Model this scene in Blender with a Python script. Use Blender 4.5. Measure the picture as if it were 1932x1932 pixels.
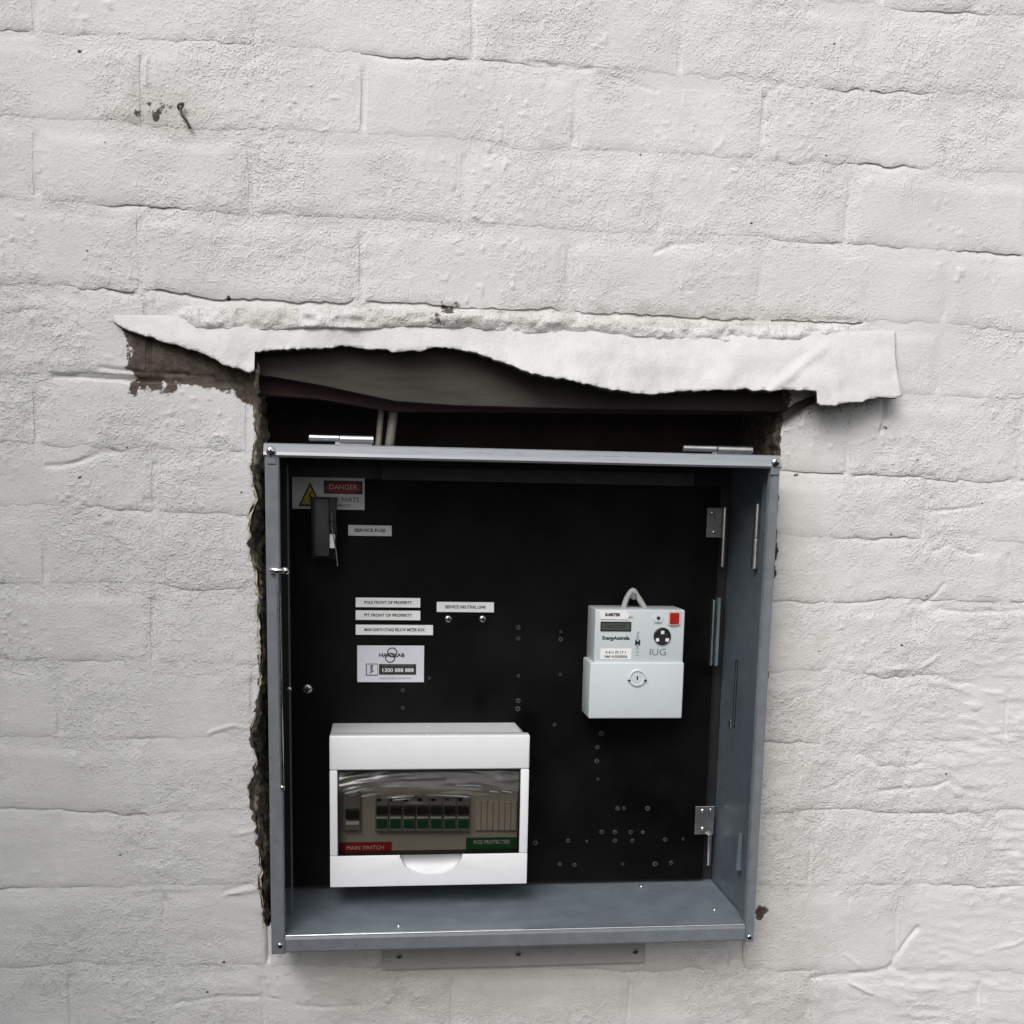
import bpy, bmesh, math, random
import numpy as np
from mathutils import Vector, Matrix, noise as mnoise

scene = bpy.context.scene
for o in list(bpy.data.objects):
    bpy.data.objects.remove(o)

# ------------------------------------------------------------------ camera
# world: x right, z up, y into the wall; painted wall face at y = 0
CAM = np.array([-0.1575363, -1.2344527, 0.2238021])
YAW, PIT, ROL = [math.radians(a) for a in (6.8917, -9.3049, 1.1595)]
F, PX, PY, FRAME = 2200.0, 966.0, 1288.0, 1932.0        # focal length and optical centre on the photo's 1932 grid
_f = np.array([math.sin(YAW) * math.cos(PIT), math.cos(YAW) * math.cos(PIT), math.sin(PIT)])
_r = np.array([math.cos(YAW), -math.sin(YAW), 0.0])
_u = np.cross(_r, _f)
RV = math.cos(ROL) * _r + math.sin(ROL) * _u
UV = -math.sin(ROL) * _r + math.cos(ROL) * _u
cd = bpy.data.cameras.new('camera')
cam = bpy.data.objects.new('camera', cd)
scene.collection.objects.link(cam)
cam.matrix_world = Matrix(((RV[0], UV[0], -_f[0], CAM[0]), (RV[1], UV[1], -_f[1], CAM[1]),
                           (RV[2], UV[2], -_f[2], CAM[2]), (0, 0, 0, 1)))
cd.sensor_width = 36.0
cd.lens = F / FRAME * 36.0
cd.shift_y = (PY - FRAME / 2) / FRAME
cd.clip_start = 0.01
cd.clip_end = 200
scene.camera = cam

# ------------------------------------------------------------------ sky, sun, exposure
SUN_EL, SUN_AZ = math.radians(41), math.radians(-27)      # azimuth measured from straight in front of the wall, + = right
w = bpy.data.worlds.new('World')
scene.world = w
w.use_nodes = True
nt = w.node_tree
nt.nodes.clear()
sky = nt.nodes.new('ShaderNodeTexSky')
sky.sky_type = 'NISHITA'
sky.sun_disc = False
sky.sun_elevation = SUN_EL
sky.sun_rotation = math.pi - SUN_AZ
sky.dust_density = 4.0
hs = nt.nodes.new('ShaderNodeHueSaturation')
hs.inputs['Saturation'].default_value = 0.28               # overcast: nearly colourless sky
bg = nt.nodes.new('ShaderNodeBackground')
bg.inputs['Strength'].default_value = 0.10
wo = nt.nodes.new('ShaderNodeOutputWorld')
nt.links.new(sky.outputs[0], hs.inputs['Color'])
nt.links.new(hs.outputs[0], bg.inputs[0])
nt.links.new(bg.outputs[0], wo.inputs[0])
ld = bpy.data.lights.new('sun', 'SUN')
ld.energy = 1.35
ld.angle = math.radians(36)
ld.color = (1.0, 0.985, 0.965)
sun = bpy.data.objects.new('sun', ld)
scene.collection.objects.link(sun)
sd = Vector((math.sin(SUN_AZ) * math.cos(SUN_EL), -math.cos(SUN_AZ) * math.cos(SUN_EL), math.sin(SUN_EL)))
sun.rotation_euler = sd.to_track_quat('Z', 'Y').to_euler()
scene.view_settings.view_transform = 'Standard'
scene.view_settings.look = 'None'
scene.view_settings.gamma = 1.0
scene.view_settings.use_curve_mapping = False
scene.view_settings.exposure = 0.35
scene.render.engine = 'CYCLES'
scene.render.resolution_x = scene.render.resolution_y = 1024

# ------------------------------------------------------------------ helpers
def P(dx, dy, Y=0.0):
    """point of the plane y = Y seen at (dx, dy) on the photo's 1932 grid"""
    d = _f + RV * (dx - PX) / F - UV * (dy - PY) / F
    return Vector(CAM + d * (Y - CAM[1]) / d[1])

def grid_of(x, y, z):
    d0, d1, d2 = x - CAM[0], y - CAM[1], z - CAM[2]
    zz = d0 * _f[0] + d1 * _f[1] + d2 * _f[2]
    return (PX + F * (d0 * RV[0] + d1 * RV[1] + d2 * RV[2]) / zz,
            PY - F * (d0 * UV[0] + d1 * UV[1] + d2 * UV[2]) / zz)

def span(x0, y0, x1, y1, Y):
    """x and z range of an upright rectangle on the plane y = Y"""
    xm, ym = (x0 + x1) / 2, (y0 + y1) / 2
    return P(x0, ym, Y).x, P(x1, ym, Y).x, P(xm, y1, Y).z, P(xm, y0, Y).z

C = scene.collection
WORLD = {}
def thing(name, label, cat, loc=(0, 0, 0), group=None, kind=None):
    o = bpy.data.objects.new(name, None)
    C.objects.link(o)
    o.empty_display_size = 0.02
    o.location = loc
    WORLD[o.name] = Vector(loc)
    o['label'] = label
    o['category'] = cat
    if group:
        o['group'] = group
    return o

def tag(o, label, cat, group=None):
    o['label'] = label
    o['category'] = cat
    if group:
        o['group'] = group
    return o

def link_mesh(name, me, mat, parent=None, origin=None):
    n = len(me.vertices)
    co = np.empty(n * 3)
    me.vertices.foreach_get('co', co)
    co = co.reshape(-1, 3)
    c = (co.min(0) + co.max(0)) / 2 if origin is None else np.array(origin)
    me.vertices.foreach_set('co', (co - c).ravel())
    me.update()
    o = bpy.data.objects.new(name, me)
    C.objects.link(o)
    if mat is not None:
        me.materials.append(mat)
    c = Vector(c)
    WORLD[o.name] = c
    if parent is not None:
        o.parent = parent
        o.location = c - WORLD[parent.name]
    else:
        o.location = c
    return o

def obj(name, bm, mat, parent=None, smooth=None, label=None):
    me = bpy.data.meshes.new(name)
    bmesh.ops.recalc_face_normals(bm, faces=bm.faces)
    bm.to_mesh(me)
    bm.free()
    if smooth is not None:
        me.shade_smooth()
        me.set_sharp_from_angle(angle=math.radians(smooth))
    o = link_mesh(name, me, mat, parent)
    if label:
        o['label'] = label
    return o

def NB():
    return bmesh.new()

def box(bm, x0, x1, y0, y1, z0, z1, bev=0.0, seg=2):
    vs = [bm.verts.new((x, y, z)) for x in (x0, x1) for y in (y0, y1) for z in (z0, z1)]
    q = [(0, 1, 3, 2), (4, 6, 7, 5), (0, 4, 5, 1), (2, 3, 7, 6), (0, 2, 6, 4), (1, 5, 7, 3)]
    fs = [bm.faces.new([vs[i] for i in f]) for f in q]
    if bev:
        es = list({e for f in fs for e in f.edges})
        bmesh.ops.bevel(bm, geom=es, offset=bev, segments=seg, profile=0.5, affect='EDGES')
    return bm

def prism(bm, pts, y0, y1, bev=0.0):
    """outline of (x, z) points pushed from y0 back to y1"""
    a = [bm.verts.new((x, y0, z)) for x, z in pts]
    b = [bm.verts.new((x, y1, z)) for x, z in pts]
    n = len(pts)
    f0 = bm.faces.new(a)
    bm.faces.new(b[::-1])
    for i in range(n):
        bm.faces.new((a[i], b[i], b[(i + 1) % n], a[(i + 1) % n]))
    if bev:
        bmesh.ops.bevel(bm, geom=list(f0.edges), offset=bev, segments=2, profile=0.5, affect='EDGES')
    return bm

def loft(bm, rings, cap=True, closed=True):
    R = [[bm.verts.new(p) for p in r] for r in rings]
    n = len(rings[0])
    for i in range(len(R) - 1):
        for j in range(n if closed else n - 1):
            k = (j + 1) % n
            bm.faces.new((R[i][j], R[i][k], R[i + 1][k], R[i + 1][j]))
    if cap and closed:
        bm.faces.new(R[0][::-1])
        bm.faces.new(R[-1])
    return bm

def rod(bm, a, b, r0, r1=None, n=14, bev=0.0):
    a, b = Vector(a), Vector(b)
    r1 = r0 if r1 is None else r1
    q = (b - a).to_track_quat('Z', 'Y')
    L = (b - a).length
    prof = [(0, r0 - bev), (bev, r0), (L - bev, r1), (L, r1 - bev)] if bev else [(0, r0), (L, r1)]
    rings = [[a + q @ Vector((r * math.cos(t * math.tau / n), r * math.sin(t * math.tau / n), h)) for t in range(n)]
             for h, r in prof]
    return loft(bm, rings)

def tube(bm, pts, r, n=10):
    pts = [Vector(p) for p in pts]
    rings = []
    up = Vector((0.13, 0.97, 0.2)).normalized()
    for i, p in enumerate(pts):
        t = (pts[min(i + 1, len(pts) - 1)] - pts[max(i - 1, 0)]).normalized()
        s = t.cross(up).normalized()
        v = s.cross(t)
        rr = r[i] if isinstance(r, (list, tuple)) else r
        rings.append([p + rr * (math.cos(k * math.tau / n) * s + math.sin(k * math.tau / n) * v) for k in range(n)])
    return loft(bm, rings)

def smoothpath(pts, n=6):
    pts = [Vector(p) for p in pts]
    out = []
    for i in range(len(pts) - 1):
        p0, p1, p2, p3 = pts[max(i - 1, 0)], pts[i], pts[i + 1], pts[min(i + 2, len(pts) - 1)]
        for k in range(n):
            t = k / n
            out.append(0.5 * ((2 * p1) + (p2 - p0) * t + (2 * p0 - 5 * p1 + 4 * p2 - p3) * t * t + (3 * p1 - p0 - 3 * p2 + p3) * t ** 3))
    return out + [pts[-1]]

def text(name, s, x, y, z, size, mat, parent, fit=None, align='CENTER', spacing=1.0, bold=0.0, rot=0.0):
    cu = bpy.data.curves.new('t', 'FONT')
    cu.body = s
    cu.size = size
    cu.align_x = align
    cu.align_y = 'CENTER'
    cu.extrude = 0.00012
    cu.offset = bold
    cu.space_character = spacing
    cu.resolution_u = 3
    t = bpy.data.objects.new('t', cu)
    C.objects.link(t)
    bpy.context.view_layer.update()
    me = bpy.data.meshes.new_from_object(t.evaluated_get(bpy.context.evaluated_depsgraph_get()))
    bpy.data.objects.remove(t)
    bpy.data.curves.remove(cu)
    n = len(me.vertices)
    co = np.empty(n * 3)
    me.vertices.foreach_get('co', co)
    co = co.reshape(-1, 3)
    if fit:
        wd = co[:, 0].max() - co[:, 0].min()
        co[:, 0] *= fit / wd
    c, s_ = math.cos(rot), math.sin(rot)
    X = co[:, 0] * c - co[:, 1] * s_
    Z = co[:, 0] * s_ + co[:, 1] * c
    new = np.stack([X + x, y - co[:, 2], Z + z], 1)
    me.vertices.foreach_set('co', new.ravel())
    me.materials.clear()
    return link_mesh(name, me, mat, parent)

# numpy value noise -------------------------------------------------
_rng = np.random.default_rng(7)
_T = _rng.random((256, 256))
def vn(x, z, s, seed=0):
    x = np.asarray(x) / s + seed * 17.31
    z = np.asarray(z) / s + seed * 7.77
    xi, zi = np.floor(x).astype(int), np.floor(z).astype(int)
    fx, fz = x - xi, z - zi
    fx = fx * fx * fx * (fx * (fx * 6 - 15) + 10)
    fz = fz * fz * fz * (fz * (fz * 6 - 15) + 10)
    a, b = _T[xi % 256, zi % 256], _T[(xi + 1) % 256, zi % 256]
    c, d = _T[xi % 256, (zi + 1) % 256], _T[(xi + 1) % 256, (zi + 1) % 256]
    return (a * (1 - fx) + b * fx) * (1 - fz) + (c * (1 - fx) + d * fx) * fz - 0.5

def sstep(a, b, v):
    t = np.clip((v - a) / (b - a), 0, 1)
    return t * t * (3 - 2 * t)

# ------------------------------------------------------------------ materials
def new_mat(name):
    m = bpy.data.materials.new(name)
    m.use_nodes = True
    t = m.node_tree
    t.nodes.clear()
    out = t.nodes.new('ShaderNodeOutputMaterial')
    b = t.nodes.new('ShaderNodeBsdfPrincipled')
    t.links.new(b.outputs[0], out.inputs[0])
    return m, t, b, out

def N(t, kind, **kw):
    n = t.nodes.new('ShaderNode' + kind)
    for k, v in kw.items():
        if k in n.inputs.keys():
            n.inputs[k].default_value = v
        else:
            setattr(n, k, v)
    return n

def simple(name, col, rough=0.5, metal=0.0, var=0.12, nscale=60, bump=0.0, bscale=400, spec=0.5, coat=0.0, streak=None, rvar=0.12):
    m, t, b, out = new_mat(name)
    tc = N(t, 'NewGeometry')
    mp = N(t, 'Mapping')
    if streak:
        mp.inputs['Scale'].default_value = streak
    t.links.new(tc.outputs['Position'], mp.inputs[0])
    n1 = N(t, 'TexNoise', Scale=nscale, Detail=6.0, Roughness=0.6)
    t.links.new(mp.outputs[0], n1.inputs['Vector'])
    r = N(t, 'ValToRGB')
    r.color_ramp.elements[0].position = 0.3
    r.color_ramp.elements[1].position = 0.7
    r.color_ramp.elements[0].color = (*[c * (1 - var) for c in col], 1)
    r.color_ramp.elements[1].color = (*[min(1, c * (1 + var)) for c in col], 1)
    t.links.new(n1.outputs[0], r.inputs[0])
    t.links.new(r.outputs[0], b.inputs['Base Color'])
    n2 = N(t, 'TexNoise', Scale=nscale * 2.3, Detail=4.0)
    t.links.new(mp.outputs[0], n2.inputs['Vector'])
    rr = N(t, 'MapRange')
    rr.inputs['To Min'].default_value = max(0.02, rough - rvar)
    rr.inputs['To Max'].default_value = min(1, rough + rvar)
    t.links.new(n2.outputs[0], rr.inputs[0])
    t.links.new(rr.outputs[0], b.inputs['Roughness'])
    b.inputs['Metallic'].default_value = metal
    b.inputs['Specular IOR Level'].default_value = spec
    b.inputs['Coat Weight'].default_value = coat
    if bump:
        n3 = N(t, 'TexNoise', Scale=bscale, Detail=4.0)
        t.links.new(mp.outputs[0], n3.inputs['Vector'])
        bp = N(t, 'Bump', Strength=bump, Distance=0.001)
        t.links.new(n3.outputs[0], bp.inputs['Height'])
        t.links.new(bp.outputs[0], b.inputs['Normal'])
    return m

def paint_wall(name, base=(0.70, 0.70, 0.695), bare=(0.055, 0.043, 0.034)):
    m, t, b, out = new_mat(name)
    at = N(t, 'Attribute', attribute_name='mask')
    sep = N(t, 'SeparateColor')
    t.links.new(at.outputs['Color'], sep.inputs[0])
    g = N(t, 'NewGeometry')
    na = N(t, 'TexNoise', Scale=14.0, Detail=5.0, Roughness=0.6)
    nb = N(t, 'TexNoise', Scale=400.0, Detail=1.5, Roughness=0.5)
    nc = N(t, 'TexNoise', Scale=1000.0, Detail=1.0, Roughness=0.5)
    nd = N(t, 'TexNoise', Scale=90.0, Detail=6.0, Roughness=0.7)
    for n in (na, nb, nc, nd):
        t.links.new(g.outputs['Position'], n.inputs['Vector'])
    def math_(op, a, bb):
        n = N(t, 'Math', operation=op)
        for i, v in enumerate((a, bb)):
            if isinstance(v, (int, float)):
                n.inputs[i].default_value = v
            else:
                t.links.new(v, n.inputs[i])
        return n.outputs[0]
    def mix(fac, a, c, mode='MIX'):
        n = N(t, 'MixRGB', blend_type=mode)
        for i, v in enumerate((fac, a, c)):
            if isinstance(v, (int, float)):
                n.inputs[i].default_value = v
            elif isinstance(v, tuple):
                n.inputs[i].default_value = (*v, 1)
            else:
                t.links.new(v, n.inputs[i])
        return n.outputs[0]
    def ramp(v, p0, p1, c0=(0, 0, 0), c1=(1, 1, 1)):
        n = N(t, 'ValToRGB')
        n.color_ramp.elements[0].position = p0
        n.color_ramp.elements[1].position = p1
        n.color_ramp.elements[0].color = (*c0, 1)
        n.color_ramp.elements[1].color = (*c1, 1)
        t.links.new(v, n.inputs[0])
        return n.outputs[0]
    col = ramp(na.outputs[0], 0.3, 0.7, tuple(c * 0.94 for c in base), tuple(min(1, c * 1.04) for c in base))
    col = mix(math_('MULTIPLY', ramp(nd.outputs[0], 0.55, 0.8), 0.16), col, (0.52, 0.49, 0.44))
    # box shade painted in grey-beige, and brown stain, kept in the green channel
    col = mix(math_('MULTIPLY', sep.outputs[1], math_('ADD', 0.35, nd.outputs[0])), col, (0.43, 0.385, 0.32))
    # exposed brick where the paint never reached, plus painted shade under the flashing
    barec = ramp(nd.outputs[0], 0.3, 0.72, tuple(c * 0.45 for c in bare), (bare[0] * 2.6, bare[1] * 2.5, bare[2] * 2.4))
    bm_ = ramp(math_('ADD', math_('MULTIPLY', sep.outputs[0], 1.0), math_('ADD', math_('MULTIPLY', nd.outputs[0], 0.75), math_('MULTIPLY', nb.outputs[0], 0.5))), 0.86, 1.18)
    col = mix(bm_, col, barec)
    t.links.new(col, b.inputs['Base Color'])
    b.inputs['Roughness'].default_value = 0.62
    b.inputs['Specular IOR Level'].default_value = 0.35
    h = math_('ADD', math_('MULTIPLY', ramp(nb.outputs[0], 0.50, 0.90), 1.6), math_('MULTIPLY', nc.outputs[0], 0.7))
    h = math_('MULTIPLY', h, sep.outputs[2])
    bp = N(t, 'Bump', Strength=0.8, Distance=0.00085)
    t.links.new(h, bp.inputs['Height'])
    t.links.new(bp.outputs[0], b.inputs['Normal'])
    return m

M = {}
M['paint'] = paint_wall('painted_brick')
M['flash'] = simple('flashing_paint', (0.63, 0.63, 0.62), 0.55, var=0.07, nscale=40, bump=0.7, bscale=320)
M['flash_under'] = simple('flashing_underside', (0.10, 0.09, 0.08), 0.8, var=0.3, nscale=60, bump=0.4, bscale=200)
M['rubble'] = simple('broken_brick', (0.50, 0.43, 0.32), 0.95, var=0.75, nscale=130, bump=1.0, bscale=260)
M['rubble_shaded'] = simple('shaded_brick', (0.10, 0.085, 0.065), 0.95, var=0.7, nscale=130, bump=1.0, bscale=260)  # darker copy of the broken brick: shade painted into the right reveal
M['floor_steel'] = simple('floor_enamel', (0.18, 0.213, 0.24), 0.36, rvar=0.2, var=0.15, nscale=40, bump=0.1, bscale=600)  # the inside enamel in a lighter tone, for the floor
M['dark'] = simple('cavity_dark', (0.03, 0.023, 0.02), 0.95, var=0.4, nscale=30, bump=0.6)  # near-black brown for the cavity lining and lintel end
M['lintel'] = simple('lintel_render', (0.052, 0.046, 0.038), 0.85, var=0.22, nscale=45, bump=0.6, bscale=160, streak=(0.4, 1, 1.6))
M['redwood'] = simple('red_timber', (0.055, 0.022, 0.02), 0.7, var=0.35, nscale=40, bump=0.5, streak=(0.2, 1, 3))
M['steel'] = simple('grey_enamel_steel', (0.175, 0.194, 0.215), 0.34, rvar=0.2, var=0.13, nscale=70, bump=0.08, bscale=900)
M['steel_in'] = simple('grey_enamel_inside', (0.125, 0.155, 0.182), 0.36, rvar=0.2, var=0.16, nscale=45, bump=0.08, bscale=700)
M['zinc'] = simple('zinc_plate', (0.62, 0.62, 0.61), 0.32, metal=1.0, var=0.15, nscale=120, bump=0.12, bscale=700)
M['chrome'] = simple('bright_zinc', (0.78, 0.79, 0.8), 0.2, metal=1.0, var=0.06, nscale=90)
M['dullsteel'] = simple('dull_fixing', (0.30, 0.30, 0.29), 0.5, metal=0.8, var=0.25, nscale=150)
M['panel'] = simple('black_panel', (0.0032, 0.0032, 0.0033), 0.45, var=0.9, nscale=9, bump=0.1, bscale=600, rvar=0.3, spec=0.12)
M['hole'] = simple('drill_hole', (0.004, 0.004, 0.004), 0.9)
M['swarf'] = simple('swarf_ring', (0.085, 0.085, 0.085), 0.7, metal=0.2, var=0.8, nscale=300)
M['white'] = simple('white_plastic', (0.90, 0.91, 0.93), 0.25, var=0.015, nscale=30, rvar=0.06)
M['cream'] = simple('cream_escutcheon', (0.48, 0.455, 0.40), 0.5, var=0.06, nscale=40)
M['blank'] = simple('blank_modules', (0.54, 0.49, 0.44), 0.5, var=0.05, nscale=60)
M['breaker'] = simple('breaker_grey', (0.24, 0.235, 0.23), 0.45, var=0.1, nscale=80)
M['black'] = simple('black_plastic', (0.018, 0.018, 0.02), 0.4, var=0.15, nscale=60)
M['fuse'] = simple('fuse_bakelite', (0.045, 0.045, 0.055), 0.45, var=0.15, nscale=50)
M['green'] = simple('green_toggle', (0.012, 0.085, 0.045), 0.4, var=0.15, nscale=80)
M['glabel'] = simple('green_label', (0.015, 0.11, 0.035), 0.5, var=0.1, nscale=60)
M['rlabel'] = simple('red_label', (0.40, 0.015, 0.018), 0.5, var=0.1, nscale=60)
M['meter'] = simple('meter_plastic', (0.60, 0.65, 0.67), 0.42, var=0.03, nscale=50, bump=0.05, bscale=900)
M['meter2'] = simple('meter_cover_plastic', (0.64, 0.69, 0.715), 0.40, var=0.03, nscale=50, bump=0.05, bscale=900)
M['label'] = simple('white_label', (0.90, 0.90, 0.89), 0.4, var=0.04, nscale=80)
M['card'] = simple('card_paper', (0.68, 0.68, 0.74), 0.4, var=0.04, nscale=70)
M['ink'] = simple('black_ink', (0.02, 0.02, 0.02), 0.5)
M['greyink'] = simple('grey_ink', (0.16, 0.17, 0.2), 0.5)
M['wink'] = simple('white_ink', (0.8, 0.8, 0.8), 0.5)
M['red'] = simple('red_button', (0.36, 0.015, 0.012), 0.3, var=0.08)
M['pink'] = simple('red_bezel', (0.75, 0.50, 0.47), 0.4, var=0.05)
M['yellow'] = simple('sign_yellow', (0.60, 0.50, 0.03), 0.4, var=0.08)
M['lcd'] = simple('lcd_glass', (0.075, 0.09, 0.075), 0.15, var=0.25, nscale=500)
M['loop'] = simple('hanger_plastic', (0.42, 0.42, 0.40), 0.6, var=0.15, nscale=200)
M['cable'] = simple('grey_cable', (0.15, 0.14, 0.122), 0.6, var=0.2, nscale=100)
M['angle'] = simple('painted_angle', (0.38, 0.375, 0.36), 0.6, var=0.08, nscale=60, bump=0.3)
M['shade_wall_paint'] = simple('added_wall_render', (0.40, 0.385, 0.36), 0.8, var=0.12, nscale=20, bump=0.6, bscale=120)  # for the unseen wall added to shade the brickwork
M['railgrey'] = simple('rail_grey', (0.10, 0.098, 0.09), 0.6, var=0.15)
M['rail'] = simple('sky_lit_rail', (0.34, 0.365, 0.39), 0.3, metal=0.25, var=0.10, nscale=50, streak=(0.2, 1, 3), coat=0.3)  # lighter than the other lips: sky reflection put into its colour
M['rust'] = simple('rusty_nail', (0.10, 0.075, 0.055), 0.8, var=0.4, nscale=300, bump=0.5)
M['mortar_raw'] = simple('crumbly_mortar', (0.72, 0.70, 0.66), 0.8, var=0.12, nscale=120, bump=0.9, bscale=300)

def smoked(name):
    m, t, b, out = new_mat(name)
    t.nodes.remove(b)
    tr = N(t, 'BsdfTransparent')
    tr.inputs[0].default_value = (0.49, 0.48, 0.45, 1)
    gl = N(t, 'BsdfGlossy')
    gl.inputs['Roughness'].default_value = 0.06
    fr = N(t, 'Fresnel', IOR=1.5)
    mx = N(t, 'MixShader')
    t.links.new(fr.outputs[0], mx.inputs[0])
    t.links.new(tr.outputs[0], mx.inputs[1])
    t.links.new(gl.outputs[0], mx.inputs[2])
    t.links.new(mx.outputs[0], out.inputs[0])
    return m
M['smoked'] = smoked('smoked_cover')

def film(name):
    m, t, b, out = new_mat(name)
    t.nodes.remove(b)
    tr = N(t, 'BsdfTransparent')
    tr.inputs[0].default_value = (0.86, 0.86, 0.86, 1)
    gl = N(t, 'BsdfGlossy')
    gl.inputs['Roughness'].default_value = 0.12
    gl.inputs[0].default_value = (0.95, 0.95, 0.95, 1)
    mx = N(t, 'MixShader')
    fr = N(t, 'Fresnel', IOR=1.6)
    t.links.new(fr.outputs[0], mx.inputs[0])
    t.links.new(tr.outputs[0], mx.inputs[1])
    t.links.new(gl.outputs[0], mx.inputs[2])
    t.links.new(mx.outputs[0], out.inputs[0])
    return m
M['film'] = film('protective_film')

# ------------------------------------------------------------------ the brick wall
XMIN, XMAX, ZMIN, ZMAX = -1.24, 0.94, -0.66, 0.97
ZT, ZB_ = 0.388, -0.252                                  # top and bottom of the cut opening
_L = [(484, 640), (483, 700), (479, 760), (483, 820), (477, 880), (484, 945), (470, 995), (472, 1030), (484, 1075), (488, 1130),
      (490, 1200), (493, 1290), (489, 1335), (472, 1375), (475, 1395), (484, 1430), (482, 1465), (474, 1488), (477, 1520),
      (487, 1560), (493, 1610), (495, 1690), (499, 1752), (500, 1800)]
_R = [(1490, 640), (1486, 760), (1472, 790), (1468, 850), (1462, 960), (1461, 1000), (1464, 1040), (1461, 1080), (1452, 1100), (1440, 1300),
      (1425, 1500), (1405, 1760), (1400, 1800)]
def edgefun(lst):
    pts = sorted([(P(a, b).z, P(a, b).x) for a, b in lst])
    zs = np.array([p[0] for p in pts]); xs = np.array([p[1] for p in pts])
    return lambda z: np.interp(z, zs, xs)
_xl, _xr = edgefun(_L), edgefun(_R)
def XL(z):
    z = np.clip(z, ZB_, ZT)
    return _xl(z) + 0.0030 * vn(z, z * 0, 0.011, 3) + 0.0018 * vn(z, z * 0, 0.004, 4)
def XR(z):
    z = np.clip(z, ZB_, ZT)
    return _xr(z) + 0.0035 * vn(z, z * 0, 0.012, 5) + 0.002 * vn(z, z * 0, 0.0045, 6)

zL = [.97, .880, .802, .723, .643, .569, .490, .412, .329, .262, .198, .121, .042, -.038, -.117, -.200, -.288, -.365, -.445, -.523, -.60, -.68]
zR = [.97, .880, .800, .720, .640, .563, .486, .408, .336, .249, .180, .112, .028, -.050, -.130, -.220, -.327, -.410, -.490, -.568, -.645, -.72]
def bed(i, x):
    t = (np.asarray(x) + 0.5)
    return zL[i] * (1 - t) + zR[i] * t + 0.007 * vn(x, np.zeros_like(x) + i * 0.37, 0.085, 11 + i) + 0.004 * vn(x, np.zeros_like(x) + i, 0.02, 31 + i) + 0.0022 * vn(x, np.zeros_like(x) + i, 0.007, 32 + i)
JB, JP = 0.009, 0.007                                    # bed and upright joint widths
PERP = {}
for i in range(len(zL) - 1):
    base = [-0.475, -0.377][i % 2] if i < 8 else [-0.485, -0.385][i % 2]
    rr = random.Random(100 + i)
    PERP[i] = [base + 0.208 * k + rr.uniform(-0.008, 0.008) for k in range(-5, 8)]
PERP[3] = [-0.89, -0.682, -0.475, -0.270, -0.060, 0.150, 0.348, 0.556, 0.765, 0.97]
PERP[4] = [-0.79, -0.585, -0.377, -0.166, 0.044, 0.239, 0.440, 0.645, 0.85, 1.06]
PERP[5] = [-0.89, -0.69, -0.480, -0.277, -0.067, 0.136, 0.335, 0.540, 0.745, 0.95]
PERP[6] = [-0.79, -0.585, -0.385, -0.170, 0.042, 0.245, 0.450, 0.655, 0.86, 1.07]

for i in (3, 4, 5, 6):
    PERP[i] = [PERP[i][0] - 0.416, PERP[i][0] - 0.208] + PERP[i]

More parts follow.
